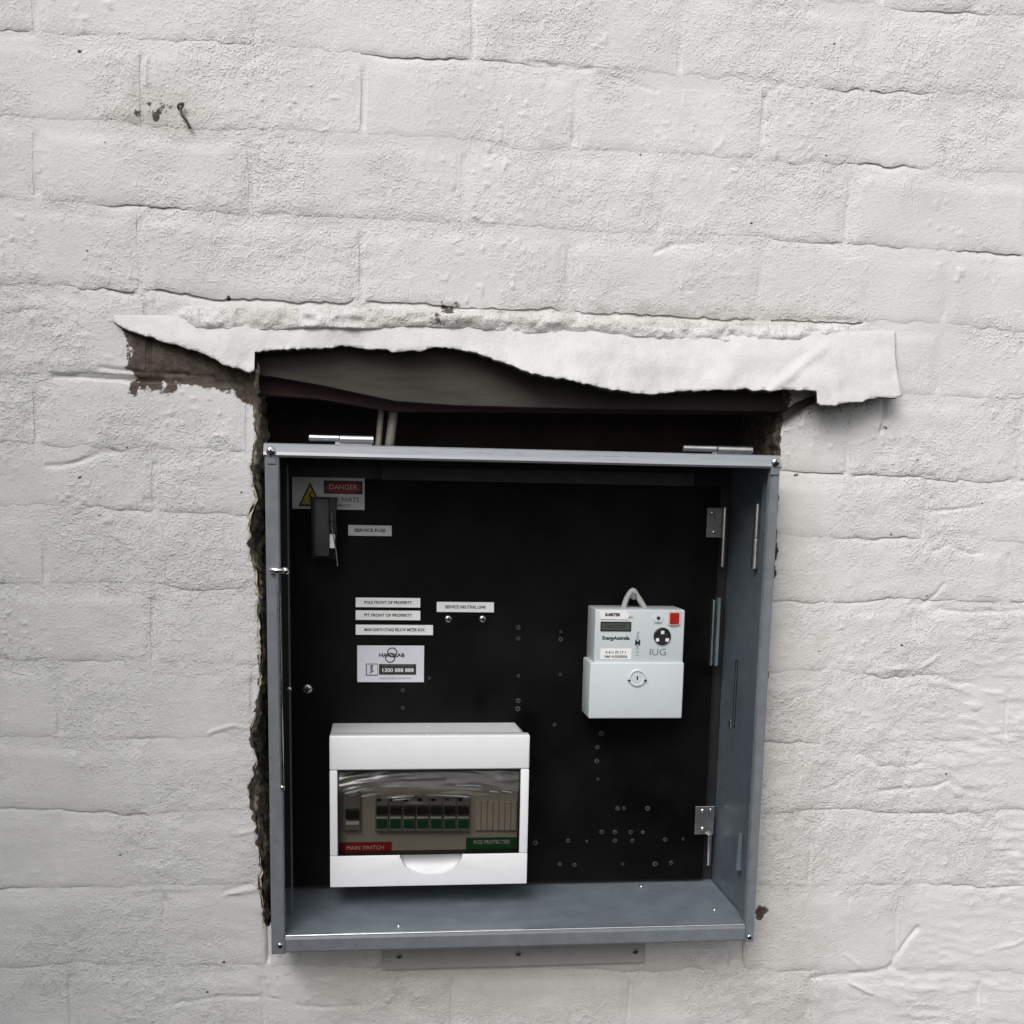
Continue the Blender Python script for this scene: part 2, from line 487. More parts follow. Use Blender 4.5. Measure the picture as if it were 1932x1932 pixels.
STROKES = [  # grooves (+) and ridges (-) scraped into the thick paint: photo-grid polyline, depth m, half width m
    ([(88, 878), (120, 878), (150, 872), (185, 856), (215, 849)], .0035, .0022),
    ([(100, 710), (160, 711), (240, 714), (300, 716)], .012, .0021),
    ([(240, 716), (300, 718), (380, 722), (460, 724)], .004, .0015),
    ([(190, 694), (260, 701), (330, 706), (400, 712)], .0035, .0014),
    ([(1533, 1843), (1590, 1840), (1640, 1834), (1676, 1826), (1690, 1806), (1710, 1775), (1731, 1752)], .0040, .0024),
    ([(1676, 1826), (1720, 1838), (1794, 1834)], .003, .0028),
    ([(1602, 1852), (1645, 1875)], -.003, .0018),
    ([(1590, 1800), (1625, 1822)], -.0022, .0016),
    ([(1722, 1138), (1745, 1141), (1768, 1115), (1780, 1100)], .0030, .0020),
    ([(1770, 1150), (1830, 1155), (1932, 1152)], .0022, .002),
    ([(1625, 1420), (1660, 1446), (1710, 1447), (1740, 1440)], .0024, .0020),
    ([(1660, 1492), (1720, 1488), (1765, 1486), (1790, 1472)], .0026, .0018),
    ([(1550, 1490), (1575, 1482), (1600, 1462)], .0026, .0018),
    ([(1640, 1270), (1700, 1262), (1740, 1258), (1770, 1240)], -.0022, .0022),
    ([(1770, 1275), (1800, 1288), (1840, 1290)], .0022, .0018),
    ([(1840, 1800), (1880, 1790), (1932, 1775)], -.002, .002),
    ([(1860, 1555), (1890, 1528), (1932, 1530)], .0022, .002),
    ([(1500, 600), (1560, 604), (1610, 606)], .002, .002),
    ([(20, 590), (85, 585)], .0015, .002),
    ([(1450, 175), (1440, 215), (1437, 290)], .0022, .0022),
    ([(1475, 158), (1452, 172), (1446, 190)], .0028, .002),
    ([(1000, 118), (1060, 123), (1120, 130)], .0024, .0016),
    ([(1120, 138), (1180, 152), (1240, 170)], .0012, .0015),
    ([(1550, 452), (1572, 464), (1600, 470)], .0028, .0018),
    ([(1235, 478), (1270, 462), (1330, 458)], .0022, .0017),
    ([(65, 0), (66, 40), (62, 66)], .003, .0016),
    ([(0, 66), (62, 66)], .002, .0016),
    ([(272, 116), (273, 160)], -.0028, .0028),
    ([(266, 112), (267, 160)], .0025, .0015),
    ([(415, 430), (460, 412), (520, 405)], .0016, .0016),
    ([(250, 1680), (300, 1676), (350, 1678)], -.0020, .0022),
    ([(425, 1690), (460, 1680), (510, 1674)], -.0030, .0022),
    ([(425, 1684), (455, 1672), (470, 1670)], .0030, .0016),
    ([(520, 1696), (580, 1686), (630, 1672), (690, 1668)], .0022, .0018),
    ([(610, 1710), (650, 1690), (690, 1680)], -.0022, .002),
    ([(330, 1895), (400, 1880), (520, 1880)], .0024, .0022),
    ([(560, 1895), (610, 1900), (680, 1896)], .0022, .0018),
    ([(440, 1575), (500, 1562), (560, 1555)], -.0014, .002),
    ([(1668, 752), (1670, 790), (1664, 815)], .008, .0022),
    ([(600, 1368), (660, 1364), (700, 1355)], .0014, .0018),
    ([(395, 1385), (440, 1370), (470, 1372)], -.002, .002),
    ([(595, 1440), (640, 1432)], .002, .0018),
    ([(1760, 1040), (1790, 1030), (1830, 1046), (1850, 1044)], .0018, .0018),
    ([(1700, 900), (1740, 895), (1760, 896)], .002, .002),
    ([(1730, 960), (1750, 966), (1800, 962), (1850, 955)], .0018, .0016),
]
_ST = []
for pts, dep, hw in STROKES:
    q = [P(a, b) for a, b in pts]
    _ST.append((np.array([(v.x, v.z) for v in q]), dep, hw))

def strokes(x, z):
    h = np.zeros_like(x)
    xw = x + 0.0022 * vn(x, z, 0.012, 71)
    zw = z + 0.0022 * vn(x, z, 0.012, 72)
    for pts, dep, hw in _ST:
        lo, hi = pts.min(0) - 0.014, pts.max(0) + 0.014
        m = (x > lo[0]) & (x < hi[0]) & (z > lo[1]) & (z < hi[1])
        if not m.any():
            continue
        xs, zs = xw[m], zw[m]
        best = np.full(xs.shape, 1e9)
        for a, b in zip(pts[:-1], pts[1:]):
            d = b - a
            t = np.clip(((xs - a[0]) * d[0] + (zs - a[1]) * d[1]) / (d @ d), 0, 1)
            best = np.minimum(best, np.hypot(xs - a[0] - t * d[0], zs - a[1] - t * d[1]))
        h[m] -= 0.75 * dep * np.exp(-(best / hw) ** 2) * (0.75 + 0.9 * vn(xs, zs, 0.02, 73))
    return h

def grainfield(x, z):
    """how rough the paint skin is, 0.25 (brushed smooth) .. 1.3 (bagged mortar)"""
    return np.clip(0.65 + 1.9 * vn(x, z, 0.13, 51) + 1.3 * vn(x, z, 0.045, 52), 0.12, 1.4)

def relief(x, z, g):
    h = 0.0034 * vn(x, z, 0.12, 61) + 0.0018 * vn(x, z, 0.05, 62)
    h = h + g * (0.0009 * vn(x, z, 0.019, 63) + 0.0007 * vn(x * 0.8, z, 0.0095, 64) + 0.0006 * vn(x, z, 0.0052, 65))
    h = h + 0.0016 * np.maximum(vn(x, z, 0.0052, 55) - 0.30, 0) * np.clip(0.3 + 2.5 * vn(x, z, 0.10, 56), 0, 1.5) * 4
    rough = np.clip(sstep(0.25, 0.6, x) * sstep(0.35, -0.05, z) + 0.28 * sstep(0.15, -0.2, z) * sstep(0.0, -0.3, x) + 0.04, 0, 1)
    tw = z + 0.12 * x + 0.012 * vn(x, z, 0.06, 68)
    rid = vn(x, tw * 4.0, 0.024, 66) + 0.7 * vn(x, tw * 3.2, 0.013, 67)
    h = h + rough * 0.0013 * np.maximum(rid, -0.18) * np.clip(0.75 + 2.2 * vn(x, z, 0.09, 69), 0, 1.6)
    return h + strokes(x, z)

_sr = random.Random(77)
SPECKS = [(_sr.uniform(20, 1910), _sr.uniform(20, 560), _sr.uniform(1.6, 3.2)) for _ in range(14)] + [(_sr.uniform(20, 460), _sr.uniform(800, 1900), _sr.uniform(1.6, 3.2)) for _ in range(12)] + [(_sr.uniform(1500, 1900), _sr.uniform(800, 1900), _sr.uniform(1.6, 3.2)) for _ in range(12)]
def masks(x, z, g):
    dx, dy = grid_of(x, 0.0, z)
    n1, n2 = vn(x, z, 0.02, 81), vn(x, z, 0.007, 82)
    bare = sstep(228, 262, dx + 26 * n1 + 16 * n2) * sstep(500, 480, dx) * sstep(768 + (dx - 480) * .2, 722 + (dx - 480) * .1, dy + 45 * n1 + 8 * n2) * sstep(590, 610, dy)
    bare = np.maximum(bare, 0.20 * sstep(1478, 1490, dx) * sstep(1672, 1655, dx) * sstep(845, 775, dy + 40 * n1) * sstep(640, 700, dy))  # faint shade under the flashing's right end, painted in
    for cx, cy, r in SPECKS:
        bare = np.maximum(bare, 0.9 * np.exp(-((dx - cx) ** 2 + ((dy - cy) * 1.6) ** 2) / r ** 2))
    # the crumbling cut edge of the opening
    e = np.minimum(np.abs(x - XL(z)), np.abs(x - XR(z))) + 0.004 * n2
    bare = np.maximum(bare, 0.75 * sstep(0.0035, 0.0008, e) * (z < ZT) * (z > ZB_))
    # old fixing holes and drips round the bent nail
    for cx, cy, r, a in [(300, 205, 30, .30), (268, 192, 14, .3), (262, 214, 8, .8), (283, 196, 6, .7), (845, 597, 34, .62), (255, 730, 16, .95), (432, 562, 5, 1.1), (296, 222, 9, .9), (313, 236, 7, .9), (298, 215, 8, .8),
                         (150, 97, 5, .9), (1428, 243, 5, 1.1), (1420, 252, 5, 1.1), (1432, 1722, 15, 1.0), (1690, 355, 4, .8), (187, 972, 4, .7), (1675, 808, 9, .9), (858, 1790, 5, .6)]:
        k = np.exp(-((dx - cx) ** 2 + (dy - cy) ** 2) / r ** 2)
        bare = np.maximum(bare, 0.8 * a * k * np.clip(0.65 + 1.6 * n2 + 0.8 * n1, 0, 1.2))
    beige = 0.34 * sstep(1600, 1490, dx + 60 * n1) * sstep(1380, 1420, dx) * sstep(760, 900, dy)  # box's shade on the wall to its right, painted in
    beige = np.maximum(beige, 0.5 * sstep(1785, 1815, dy) * sstep(540, 640, dx + 50 * n1) * sstep(1480, 1400, dx + 50 * n1) * sstep(1990, 1850, dy + 40 * n1))  # shade beneath the box, painted into the wall colour
    beige = np.maximum(beige, 0.6 * np.exp(-((dx - 300) ** 2 / 90 ** 2 + (dy - 215) ** 2 / 55 ** 2)) * np.clip(.7 + n1 * 1.5, 0, 1))
    beige = np.maximum(beige, 0.45 * sstep(560, 590, dy) * sstep(632, 610, dy) * sstep(380, 480, dx) * sstep(1600, 1500, dx) * np.clip(.6 + 2 * n1, 0, 1))
    out = np.zeros((x.size, 4), np.float32)
    out[:, 0], out[:, 1], out[:, 2], out[:, 3] = bare, beige, 0.2 + 0.8 * g, 1  # red: bare brick plus painted flashing shade; green: stain plus painted box shade
    return out

def mesh_from(name, verts, faces, mask):
    me = bpy.data.meshes.new(name)
    nv, nf = len(verts), len(faces)
    me.vertices.add(nv)
    me.vertices.foreach_set('co', np.ascontiguousarray(verts, np.float32).ravel())
    me.loops.add(nf * 4)
    me.polygons.add(nf)
    me.loops.foreach_set('vertex_index', np.ascontiguousarray(faces, np.int32).ravel())
    me.polygons.foreach_set('loop_start', np.arange(0, nf * 4, 4, dtype=np.int32))
    me.polygons.foreach_set('loop_total', np.full(nf, 4, np.int32))
    me.update(calc_edges=True)
    me.validate()
    if mask is not None:
        a = me.color_attributes.new('mask', 'FLOAT_COLOR', 'POINT')
        a.data.foreach_set('color', np.ascontiguousarray(mask, np.float32).ravel())
    me.shade_smooth()
    return me

def gridfaces(nz, nx, off=0):
    i = np.arange(nz * nx).reshape(nz, nx) + off
    return np.stack([i[:-1, :-1], i[:-1, 1:], i[1:, 1:], i[1:, :-1]], -1).reshape(-1, 4)

wall = thing('brick_wall', 'white painted rough brick wall with a ragged rectangular opening cut in it', 'wall', (0, 0, -0.66))

def mortar_height(x, z):
    """skin level of the joints; falls away behind the bricks"""
    h = np.full(x.shape, -0.006)
    A = np.zeros_like(x)
    for i in range(1, len(zL)):
        zb = bed(i, x)
        d = zb - z                                       # distance below the brick's bottom edge
        m = (d > -0.006) & (d < JB + 0.009)
        if not m.any():
            continue
        amp = 0.0028 * np.clip(0.12 + 2.0 * vn(x[m], z[m] * 0 + i, 0.10, 90 + i) + 0.9 * vn(x[m], z[m] * 0 + i, 0.03, 120 + i), 0.0, 1.3)
        amp = np.where((i == 7) & (x[m] > -0.42) & (x[m] < 0.36), np.maximum(amp, 0.0045), amp)
        v = -amp * np.exp(-np.maximum(d[m], 0) / 0.0030) - 0.0001
        v = v - 0.004 * sstep(JB + .003, JB + 0.009, d[m])
        h[m] = np.maximum(h[m], v)
    for i in range(len(zL) - 1):
        zt, zb = bed(i, x), bed(i + 1, x)
        mc = (z <= zt) & (z > zb)
        for px in PERP[i]:
            d = np.abs(x - px - 0.003 * vn(z, z * 0 + px, 0.03, 41))
            m = mc & (d < JP / 2 + 0.008)
            if m.any():
                v = -0.0001 - 0.0021 * np.clip(0.5 + 1.7 * vn(x[m] * 0 + px * 9, z[m], 0.045, 42 + i), 0, 1) * sstep(JP * .7, 0, d[m]) - 0.004 * sstep(JP / 2 + .003, JP / 2 + 0.008, d[m])
                h[m] = np.maximum(h[m], v)
    return h

def patch(xa, xb, za, zb, res):
    """xa, xb: functions of z"""
    nz = max(2, int((zb - za) / res) + 1)
    nx = max(2, int((float(np.max(xb(np.array([za, zb]))) - np.min(xa(np.array([za, zb]))))) / res) + 1)
    zz = np.linspace(za, zb, nz)
    u = np.linspace(0, 1, nx)
    a, b = xa(zz), xb(zz)
    X = a[:, None] + (b - a)[:, None] * u[None, :]
    Z = np.repeat(zz[:, None], nx, 1)
    return X.ravel(), Z.ravel(), nz, nx

vx, vz, fc, off = [], [], [], 0
for xa, xb, za, zb in [(lambda z: np.full_like(z, XMIN), XL, ZMIN, ZMAX), (XR, lambda z: np.full_like(z, XMAX), ZMIN, ZMAX),
                       (XL, XR, ZT, ZMAX), (XL, XR, ZMIN, ZB_)]:
    X, Z, nz, nx = patch(xa, xb, za, zb, 0.0028)
    vx.append(X); vz.append(Z)
    fc.append(gridfaces(nz, nx, off))
    off += X.size
vx, vz = np.concatenate(vx), np.concatenate(vz)
g = grainfield(vx, vz)
hm = mortar_height(vx, vz) + relief(vx, vz, g) - 0.0006
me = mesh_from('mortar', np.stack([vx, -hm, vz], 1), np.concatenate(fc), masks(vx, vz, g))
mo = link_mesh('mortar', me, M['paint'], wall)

brick_rand = random.Random(5)
def add_brick(i, x0, x1, zclip=None, cutL=False, cutR=False):
    xm = np.array([(x0 + x1) / 2])
    zc = (bed(i, xm)[0] + bed(i + 1, xm)[0]) / 2
    dx, dy = grid_of(xm[0], 0.0, zc)
    vis = -260 < dx < 2190 and -200 < dy < 2130
    res = 0.0017 if vis else 0.007
    nx = max(3, int((x1 - x0) / res)); nz = max(3, int(0.07 / res))
    u = np.linspace(0, 1, nx)[None, :].repeat(nz, 0)
    v = np.linspace(0, 1, nz)[:, None].repeat(nx, 1)
    xg = x0 + (x1 - x0) * u
    zb, zt = bed(i + 1, xg), bed(i, xg) - JB
    if zclip:
        zb, zt = np.maximum(zb, zclip[0]), np.minimum(zt, zclip[1])
    zg = zb + (zt - zb) * v
    a = XR(zg) if cutL else x0 + JP / 2 + 0.003 * vn(zg, zg * 0 + x0, 0.03, 41)
    b = XL(zg) if cutR else x1 - JP / 2 + 0.003 * vn(zg, zg * 0 + x1, 0.03, 41)
    xg = a + (b - a) * u
    if (xg[:, -1] - xg[:, 0]).min() < 0.004:
        return
    rb = brick_rand
    off, tx, tz = rb.uniform(-0.0003, 0.0008), rb.uniform(-0.004, 0.004), rb.uniform(-0.008, 0.008)
    gb = rb.uniform(0.55, 1.15)
    X, Z = xg.ravel(), zg.ravel()
    gr = np.clip(grainfield(X, Z) * gb, 0.2, 1.3)
    eb = (zg - zb).ravel() + 0.0012 * vn(X, Z, 0.01, 21)
    et = (zt - zg).ravel() + 0.002 * vn(X, Z, 0.012, 22)
    el = (xg - a).ravel() + 0.002 * vn(X, Z, 0.012, 23)
    er = (b - xg).ravel() + 0.002 * vn(X, Z, 0.012, 24)
    def rnd(e, r, d):
        return -d * np.clip(1 - e / r, 0, 1.2) ** 2
    wj = (0.25 + 0.75 * sstep(0, 0.014, eb)) * sstep(0, 0.014, et) * sstep(0, 0.012, el) * sstep(0, 0.012, er)   # paint carries over the joints above and beside
    gr = grainfield(X, Z) * (1 - wj) + gr * wj
    h = relief(X, Z, gr) + 0.0001 + (off + tx * (X - X.mean()) + tz * (Z - Z.mean())) * wj
    h = h + rnd(eb, 0.0022, 0.0006) - 0.0006 * np.maximum(np.maximum(np.maximum(np.exp(-(np.maximum(et, 0) / 0.007) ** 2), np.exp(-(np.maximum(eb, 0) / 0.005) ** 2)), np.exp(-(np.maximum(el, 0) / 0.006) ** 2) * (not cutL)), np.exp(-(np.maximum(er, 0) / 0.006) ** 2) * (not cutR))
    if cutL:
        h = h + rnd(el, 0.004, 0.003)
    if cutR:
        h = h + rnd(er, 0.004, 0.003)
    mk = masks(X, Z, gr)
    n = X.size
    f = gridfaces(nz, nx)
    idx = np.arange(n).reshape(nz, nx)
    ring = np.concatenate([idx[0, :], idx[1:, -1], idx[-1, -2::-1], idx[-2:0:-1, 0]])
    front = np.stack([X, -h, Z], 1)
    back = front[ring].copy()
    back[:, 1] = 0.02
    m = len(ring)
    k = np.arange(m)
    sk = np.stack([n + m + k, n + k, n + (k + 1) % m, n + m + (k + 1) % m], 1)
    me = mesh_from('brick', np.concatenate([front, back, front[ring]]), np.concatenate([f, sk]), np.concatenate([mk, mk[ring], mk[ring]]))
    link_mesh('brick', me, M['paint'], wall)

for i in range(len(zL) - 1):
    ps = PERP[i]
    for x0, x1 in zip(ps[:-1], ps[1:]):
        if x1 < XMIN + 0.02 or x0 > XMAX - 0.02:
            continue
        x0c, x1c = max(x0, XMIN), min(x1, XMAX)
        xm = np.array([(x0c + x1c) / 2])
        zt, zb = float(bed(i, xm)[0]), float(bed(i + 1, xm)[0])
        hit = zt > ZB_ + 0.012 and zb < ZT - 0.004
        if not hit:
            add_brick(i, x0c, x1c)
            continue
        zmid = np.array([np.clip((zt + zb) / 2, ZB_, ZT)])
        l, r = float(XL(zmid)[0]), float(XR(zmid)[0])
        if x0c < l - 0.02:
            if x1c > l:
                add_brick(i, x0c, l, cutR=True)
            else:
                add_brick(i, x0c, x1c)
        elif x0c < l:
            pass
        if x1c > r + 0.02:
            if x0c < r:
                add_brick(i, r, x1c, cutL=True)
            else:
                add_brick(i, x0c, x1c)
        a, b = max(x0c, l), min(x1c, r)
        if b - a > 0.03:
            if zt > ZT + 0.006 and zb < ZT:
                add_brick(i, a, b, zclip=(ZT, 9))
            elif zb < ZB_ - 0.006 and zt > ZB_:
                add_brick(i, a, b, zclip=(-9, ZB_))

# ragged sides of the opening and the dark cavity behind
def reveal(fx, name, sgn):
    zz = np.arange(ZB_, ZT, 0.0022)
    yy = np.linspace(0.0005, 0.15, 56)
    Zg, Yg = np.meshgrid(zz, yy, indexing='ij')
    base = fx(Zg.ravel()).reshape(Zg.shape)
    sm = np.convolve(fx(zz), np.ones(31) / 31, 'same')
    sm[:16], sm[-16:] = fx(zz)[:16], fx(zz)[-16:]
    t = np.clip(Yg / 0.03, 0, 1)
    Xg = base * (1 - t) + sm[:, None] * t + sgn * (0.009 * vn(Yg, Zg, 0.021, 95) + 0.006 * vn(Yg, Zg, 0.008, 96) + 0.004 * vn(Yg, Zg, 0.0045, 97) - 0.002) * sstep(0, 0.004, Yg)
    me = mesh_from(name, np.stack([Xg.ravel(), Yg.ravel(), Zg.ravel()], 1), gridfaces(len(zz), len(yy)), None)
    return link_mesh(name, me, M['rubble'] if sgn > 0 else M['rubble_shaded'], wall)
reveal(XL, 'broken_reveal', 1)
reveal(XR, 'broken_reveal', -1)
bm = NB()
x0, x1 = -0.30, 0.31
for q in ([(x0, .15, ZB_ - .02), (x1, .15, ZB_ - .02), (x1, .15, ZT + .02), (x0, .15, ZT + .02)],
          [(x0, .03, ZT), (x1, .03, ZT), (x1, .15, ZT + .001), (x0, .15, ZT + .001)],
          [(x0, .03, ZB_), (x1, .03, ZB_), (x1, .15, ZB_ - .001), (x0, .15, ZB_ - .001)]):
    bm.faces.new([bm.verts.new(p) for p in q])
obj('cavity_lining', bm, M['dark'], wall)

# added wall, out of frame on the left, put there to shade the lower-left brickwork
sw = obj('added_shade_wall', box(NB(), -1.42, -1.235, -2.6, 0.15, -1.6, 1.32, .006), M['shade_wall_paint'])
sw['kind'] = 'structure'

# crumbling mortar fillet that beds the flashing into the wall
def fillet():
    n = 420
    xs = np.linspace(P(300, 590).x, P(1640, 600).x, n)
    t = np.linspace(0, 1, 22)
    Xg = np.repeat(xs[:, None], 22, 1)
    ztop = np.interp(xs, [P(a, b).x for a, b in [(395, 578), (900, 582), (1300, 604), (1635, 612)]], [P(a, b).z for a, b in [(395, 578), (900, 582), (1300, 604), (1635, 612)]])
    zbot = ztop - 0.022 - 0.006 * vn(xs, xs * 0, 0.05, 201)
    Zg = ztop[:, None] + (zbot - ztop)[:, None] * t[None, :]
    prot = 0.003 + 0.0062 * np.sin(np.clip(t, 0, 1) * 2.7)[None, :]
    Yg = -(prot * (0.9 + 0.7 * vn(Xg, Zg, 0.03, 202)) + 0.0045 * vn(Xg, Zg * 2, 0.016, 203) + 0.003 * vn(Xg, Zg, 0.006, 204))
    ends = np.minimum(sstep(0, 0.04, Xg - xs[0]), sstep(0, 0.05, xs[-1] - Xg))
    Yg = Yg * ends + 0.004 * (1 - ends)
    Yg[:, 0] = 0.006
    Yg[:, -1] = Yg[:, -1] + 0.004
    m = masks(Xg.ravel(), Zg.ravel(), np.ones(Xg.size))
    m[:, 2] = 1.2
    dxf = grid_of(Xg.ravel(), 0.0, Zg.ravel())[0]
    m[:, 0] *= (np.abs(dxf - 845) < 60) * 0.9
    me = mesh_from('mortar_fillet', np.stack([Xg.ravel(), Yg.ravel(), Zg.ravel()], 1), gridfaces(n, 22), m)
    link_mesh('mortar_fillet', me, M['paint'], wall)
fillet()

# ------------------------------------------------------------------ torn flashing over the opening
TOP = [(214, 600), (330, 600), (480, 606), (700, 612), (900, 616), (1100, 622), (1300, 628), (1500, 630), (1686, 630)]
BOT = [(214, 606), (232, 617), (262, 630), (300, 641), (350, 656), (400, 676), (440, 694), (462, 701), (478, 699), (479.5, 697), (480.5, 664), (520, 661), (560, 660), (600, 656),
       (640, 655), (690, 657), (740, 663), (790, 661), (815, 655), (860, 658), (900, 668), (960, 688), (1000, 701), (1060, 714), (1120, 727), (1180, 739), (1230, 743), (1280, 736),
       (1340, 736), (1400, 733), (1470, 737), (1536, 738), (1541, 740), (1542, 763), (1560, 766), (1600, 760), (1650, 752), (1686, 747), (1690, 746)]
def flashing():
    xs = []
    for (a, b) in zip(BOT[:-1], BOT[1:]):
        k = max(1, int((b[0] - a[0]) / 3))
        xs += list(np.linspace(a[0], b[0], k, endpoint=False))
    xs.append(BOT[-1][0])
    xs = np.array(xs)
    yt = np.interp(xs, [p[0] for p in TOP], [p[1] for p in TOP]) - 6
    yb = np.interp(xs, [p[0] for p in BOT], [p[1] for p in BOT]) + 5.0 * vn(xs, xs * 0, 17, 301) + 4.0 * vn(xs, xs * 0, 6.5, 302)
    yt = np.minimum(yt, yb - 3)
    bm = NB()
    cols = []
    for a in range(len(xs)):
        ys = list(np.arange(yt[a], yb[a] - 2.0, 5.5)) + [yb[a]]
        col = []
        for y in ys:
            drop = (y - yt[a]) / 140.0
            out = 0.003 + 0.028 * drop ** 0.9
            if xs[a] < 480:                               # the left tip lies back against the wall
                out *= 0.3 + 0.7 * (xs[a] - 214) / 266
            curl = max(0.0, (xs[a] - 1640) / 50.0)
            x = xs[a] + curl * 27 * max(0, drop - 0.25) ** 1.6
            ax, ay = np.array([x]), np.array([y])
            n = 0.013 * vn(ax, ay, 150, 305)[0] + 0.0042 * vn(ax, ay * 1.4, 52, 306)[0] + 0.0007 * vn(ax, ay, 14, 307)[0]
            crease = 0.0030 * math.exp(-((x - 1500 + (y - 700) * 1.2) / 14) ** 2) * min(1, drop * 2)
            col.append(bm.verts.new(P(x, y, -(out + n * min(1, drop * 2.5 + .1)) - crease)))
        cols.append(col)
    for p, q in zip(cols[:-1], cols[1:]):
        for k in range(max(len(p), len(q)) - 1):
            f = [p[min(k, len(p) - 1)], q[min(k, len(q) - 1)], q[min(k + 1, len(q) - 1)], p[min(k + 1, len(p) - 1)]]
            u = [v for i, v in enumerate(f) if v not in f[:i]]
            if len(u) > 2:
                bm.faces.new(u[::-1])
    bm.normal_update()
    me = bpy.data.meshes.new('flashing')
    bm.to_mesh(me)
    bm.free()
    me.shade_smooth()
    return me
me = flashing()
fl = link_mesh('flashing', me, M['flash'])
tag(fl, 'torn white painted flashing sheet jutting from the wall above the opening', 'flashing')
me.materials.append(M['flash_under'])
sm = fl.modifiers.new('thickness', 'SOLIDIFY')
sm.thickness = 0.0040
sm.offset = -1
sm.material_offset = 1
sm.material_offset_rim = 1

# ------------------------------------------------------------------ lintel and batten inside the top of the opening
def at_poly(pts, Y):
    return [(P(a, b, Y).x, P(a, b, Y).z) for a, b in pts]
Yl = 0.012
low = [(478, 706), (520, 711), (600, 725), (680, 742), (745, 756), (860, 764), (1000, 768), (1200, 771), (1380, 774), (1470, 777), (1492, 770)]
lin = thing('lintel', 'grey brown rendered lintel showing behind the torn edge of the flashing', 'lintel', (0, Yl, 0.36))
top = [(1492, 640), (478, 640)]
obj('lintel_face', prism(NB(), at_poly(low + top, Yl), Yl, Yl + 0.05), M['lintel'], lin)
bm = NB()
prism(bm, at_poly([(1472, 782), (1500, 760), (1545, 742), (1552, 752), (1520, 766), (1486, 788), (1474, 796)], 0.001), -0.006, 0.03)
obj('lintel_end', bm, M['dark'], lin)
Yb = 0.035
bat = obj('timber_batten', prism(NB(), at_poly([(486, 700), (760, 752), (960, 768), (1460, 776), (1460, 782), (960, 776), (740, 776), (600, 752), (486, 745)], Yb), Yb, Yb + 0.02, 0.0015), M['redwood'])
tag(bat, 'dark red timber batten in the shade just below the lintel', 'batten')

# two grey cables coming down behind the box
Yc = 0.045
for k, (pts, r) in enumerate([([(722, 745), (718, 790), (714, 838), (713, 846)], .0034), ([(745, 745), (741, 790), (735, 838), (734, 846)], .0050)]):
    o = obj('cable', tube(NB(), smoothpath([P(a, b, Yc + .004 * math.sin(j * 2.0 + k)) for j, (a, b) in enumerate(pts)]), r), M['cable'], smooth=60)
    tag(o, ['thin grey cable dropping from the lintel, left of the thicker cable', 'thick grey cable dropping from the lintel behind the box'][k], 'cable', 'cables behind the box')

# ------------------------------------------------------------------ the steel meter box
SH = -0.022                                              # how far the box stands proud beyond the first 35 mm
YF, YBK = -0.035 + SH, 0.108 + SH                                  # lip of the box, face of its black panel
_k = (YF - CAM[1]) / (-0.035 - CAM[1])
X0, X1 = [CAM[0] + (v - CAM[0]) * _k for v in (-0.2645, 0.2652)]
Z0, Z1 = [CAM[2] + (v - CAM[2]) * _k for v in (-0.2664, 0.2668)]
mb = thing('meter_box', 'open grey steel meter box set into the brick opening without its door', 'meter box', (0, YF, Z0))
T = 0.0016
# sheet sides
obj('side_panel', box(NB(), X0 + .001, X0 + .001 + T, YF + .006, YBK + .012, Z0 + .004, Z1 - .004), M['steel_in'], mb)
ZFL = Z0 + 0.0174
YG = YF + 0.034                                          # groove where the door seal sits
rs = obj('side_panel', box(NB(), X1 - .001 - T, X1 - .001, YG, YBK + .012, Z0 + .004, Z1 - .004), M['steel_in'], mb)
obj('seal_channel', box(NB(), X1 - .0075, X1 - .0030, YF + .014, YG - .004, ZFL + .001, Z1 - .014, .0007), M['steel_in'], mb)
obj('seal_gap', box(NB(), X1 - .0022, X1 - .0012, YF + .004, YG, ZFL, Z1 - .012), M['hole'], mb)
obj('floor_panel', box(NB(), X0 + .004, X1 - .004, YF + .004, YBK + .012, ZFL - T, ZFL), M['floor_steel'], mb)
obj('ceiling_panel', box(NB(), X0 + .004, X1 - .004, YF + .006, YBK + .012, Z1 - .004 - T, Z1 - .004), M['steel_in'], mb)
obj('back_sheet', box(NB(), X0 + .003, X1 - .003, YBK + .0125, YBK + .014, Z0 + .005, Z1 - .005), M['black'], mb)  # coloured black to stand for the shadow in the gap beside the panel
# front lips: top rail with its face tipped to the sky, stiles, bottom rail
def rail(prof, x0, x1):
    return loft(NB(), [[(x0, y, z) for y, z in prof], [(x1, y, z) for y, z in prof]])
rt = [(YF - .0012, Z1 - .0135), (YF - .0030, Z1 - .0115), (YF - .0015, Z1 - .0085), (YF + .0035, Z1 - .0012), (YF + .006, Z1), (YF + .016, Z1), (YF + .016, Z1 - .002), (YF + .006, Z1 - .0135)]
obj('top_rail', rail(rt, X0 - .001, X1 + .001), M['rail'], mb)
st = [(0, YF), (.0010, YF - .0012), (.0125, YF - .0012), (.0140, YF), (.0140, YF + .010), (.0122, YF + .010), (.0122, YF + .003), (.0020, YF + .003), (.0020, YF + .014), (0, YF + .014)]
obj('stile', loft(NB(), [[(X0 + a, y, z) for a, y in st] for z in (Z0 - .001, Z1 - .0137)]), M['steel'], mb)
st2 = [(0, YF), (.0008, YF - .001), (.0068, YF - .001), (.0090, YF + .0015), (.0100, YF + .0055), (.0085, YF + .008), (.0020, YF + .003), (.0020, YF + .020), (0, YF + .020)]
obj('stile', loft(NB(), [[(X1 - a, y, z) for a, y in st2] for z in (Z0 - .001, Z1 - .0137)]), M['steel'], mb)
rb = [(YF - .0002, Z0 + .0005), (YF - .0008, Z0 + .0020), (YF - .0008, Z0 + .0145), (YF + .0006, Z0 + .0172), (YF + .0026, Z0 + .0184), (YF + .0050, Z0 + .0176), (YF + .0050, Z0 + .0010)]
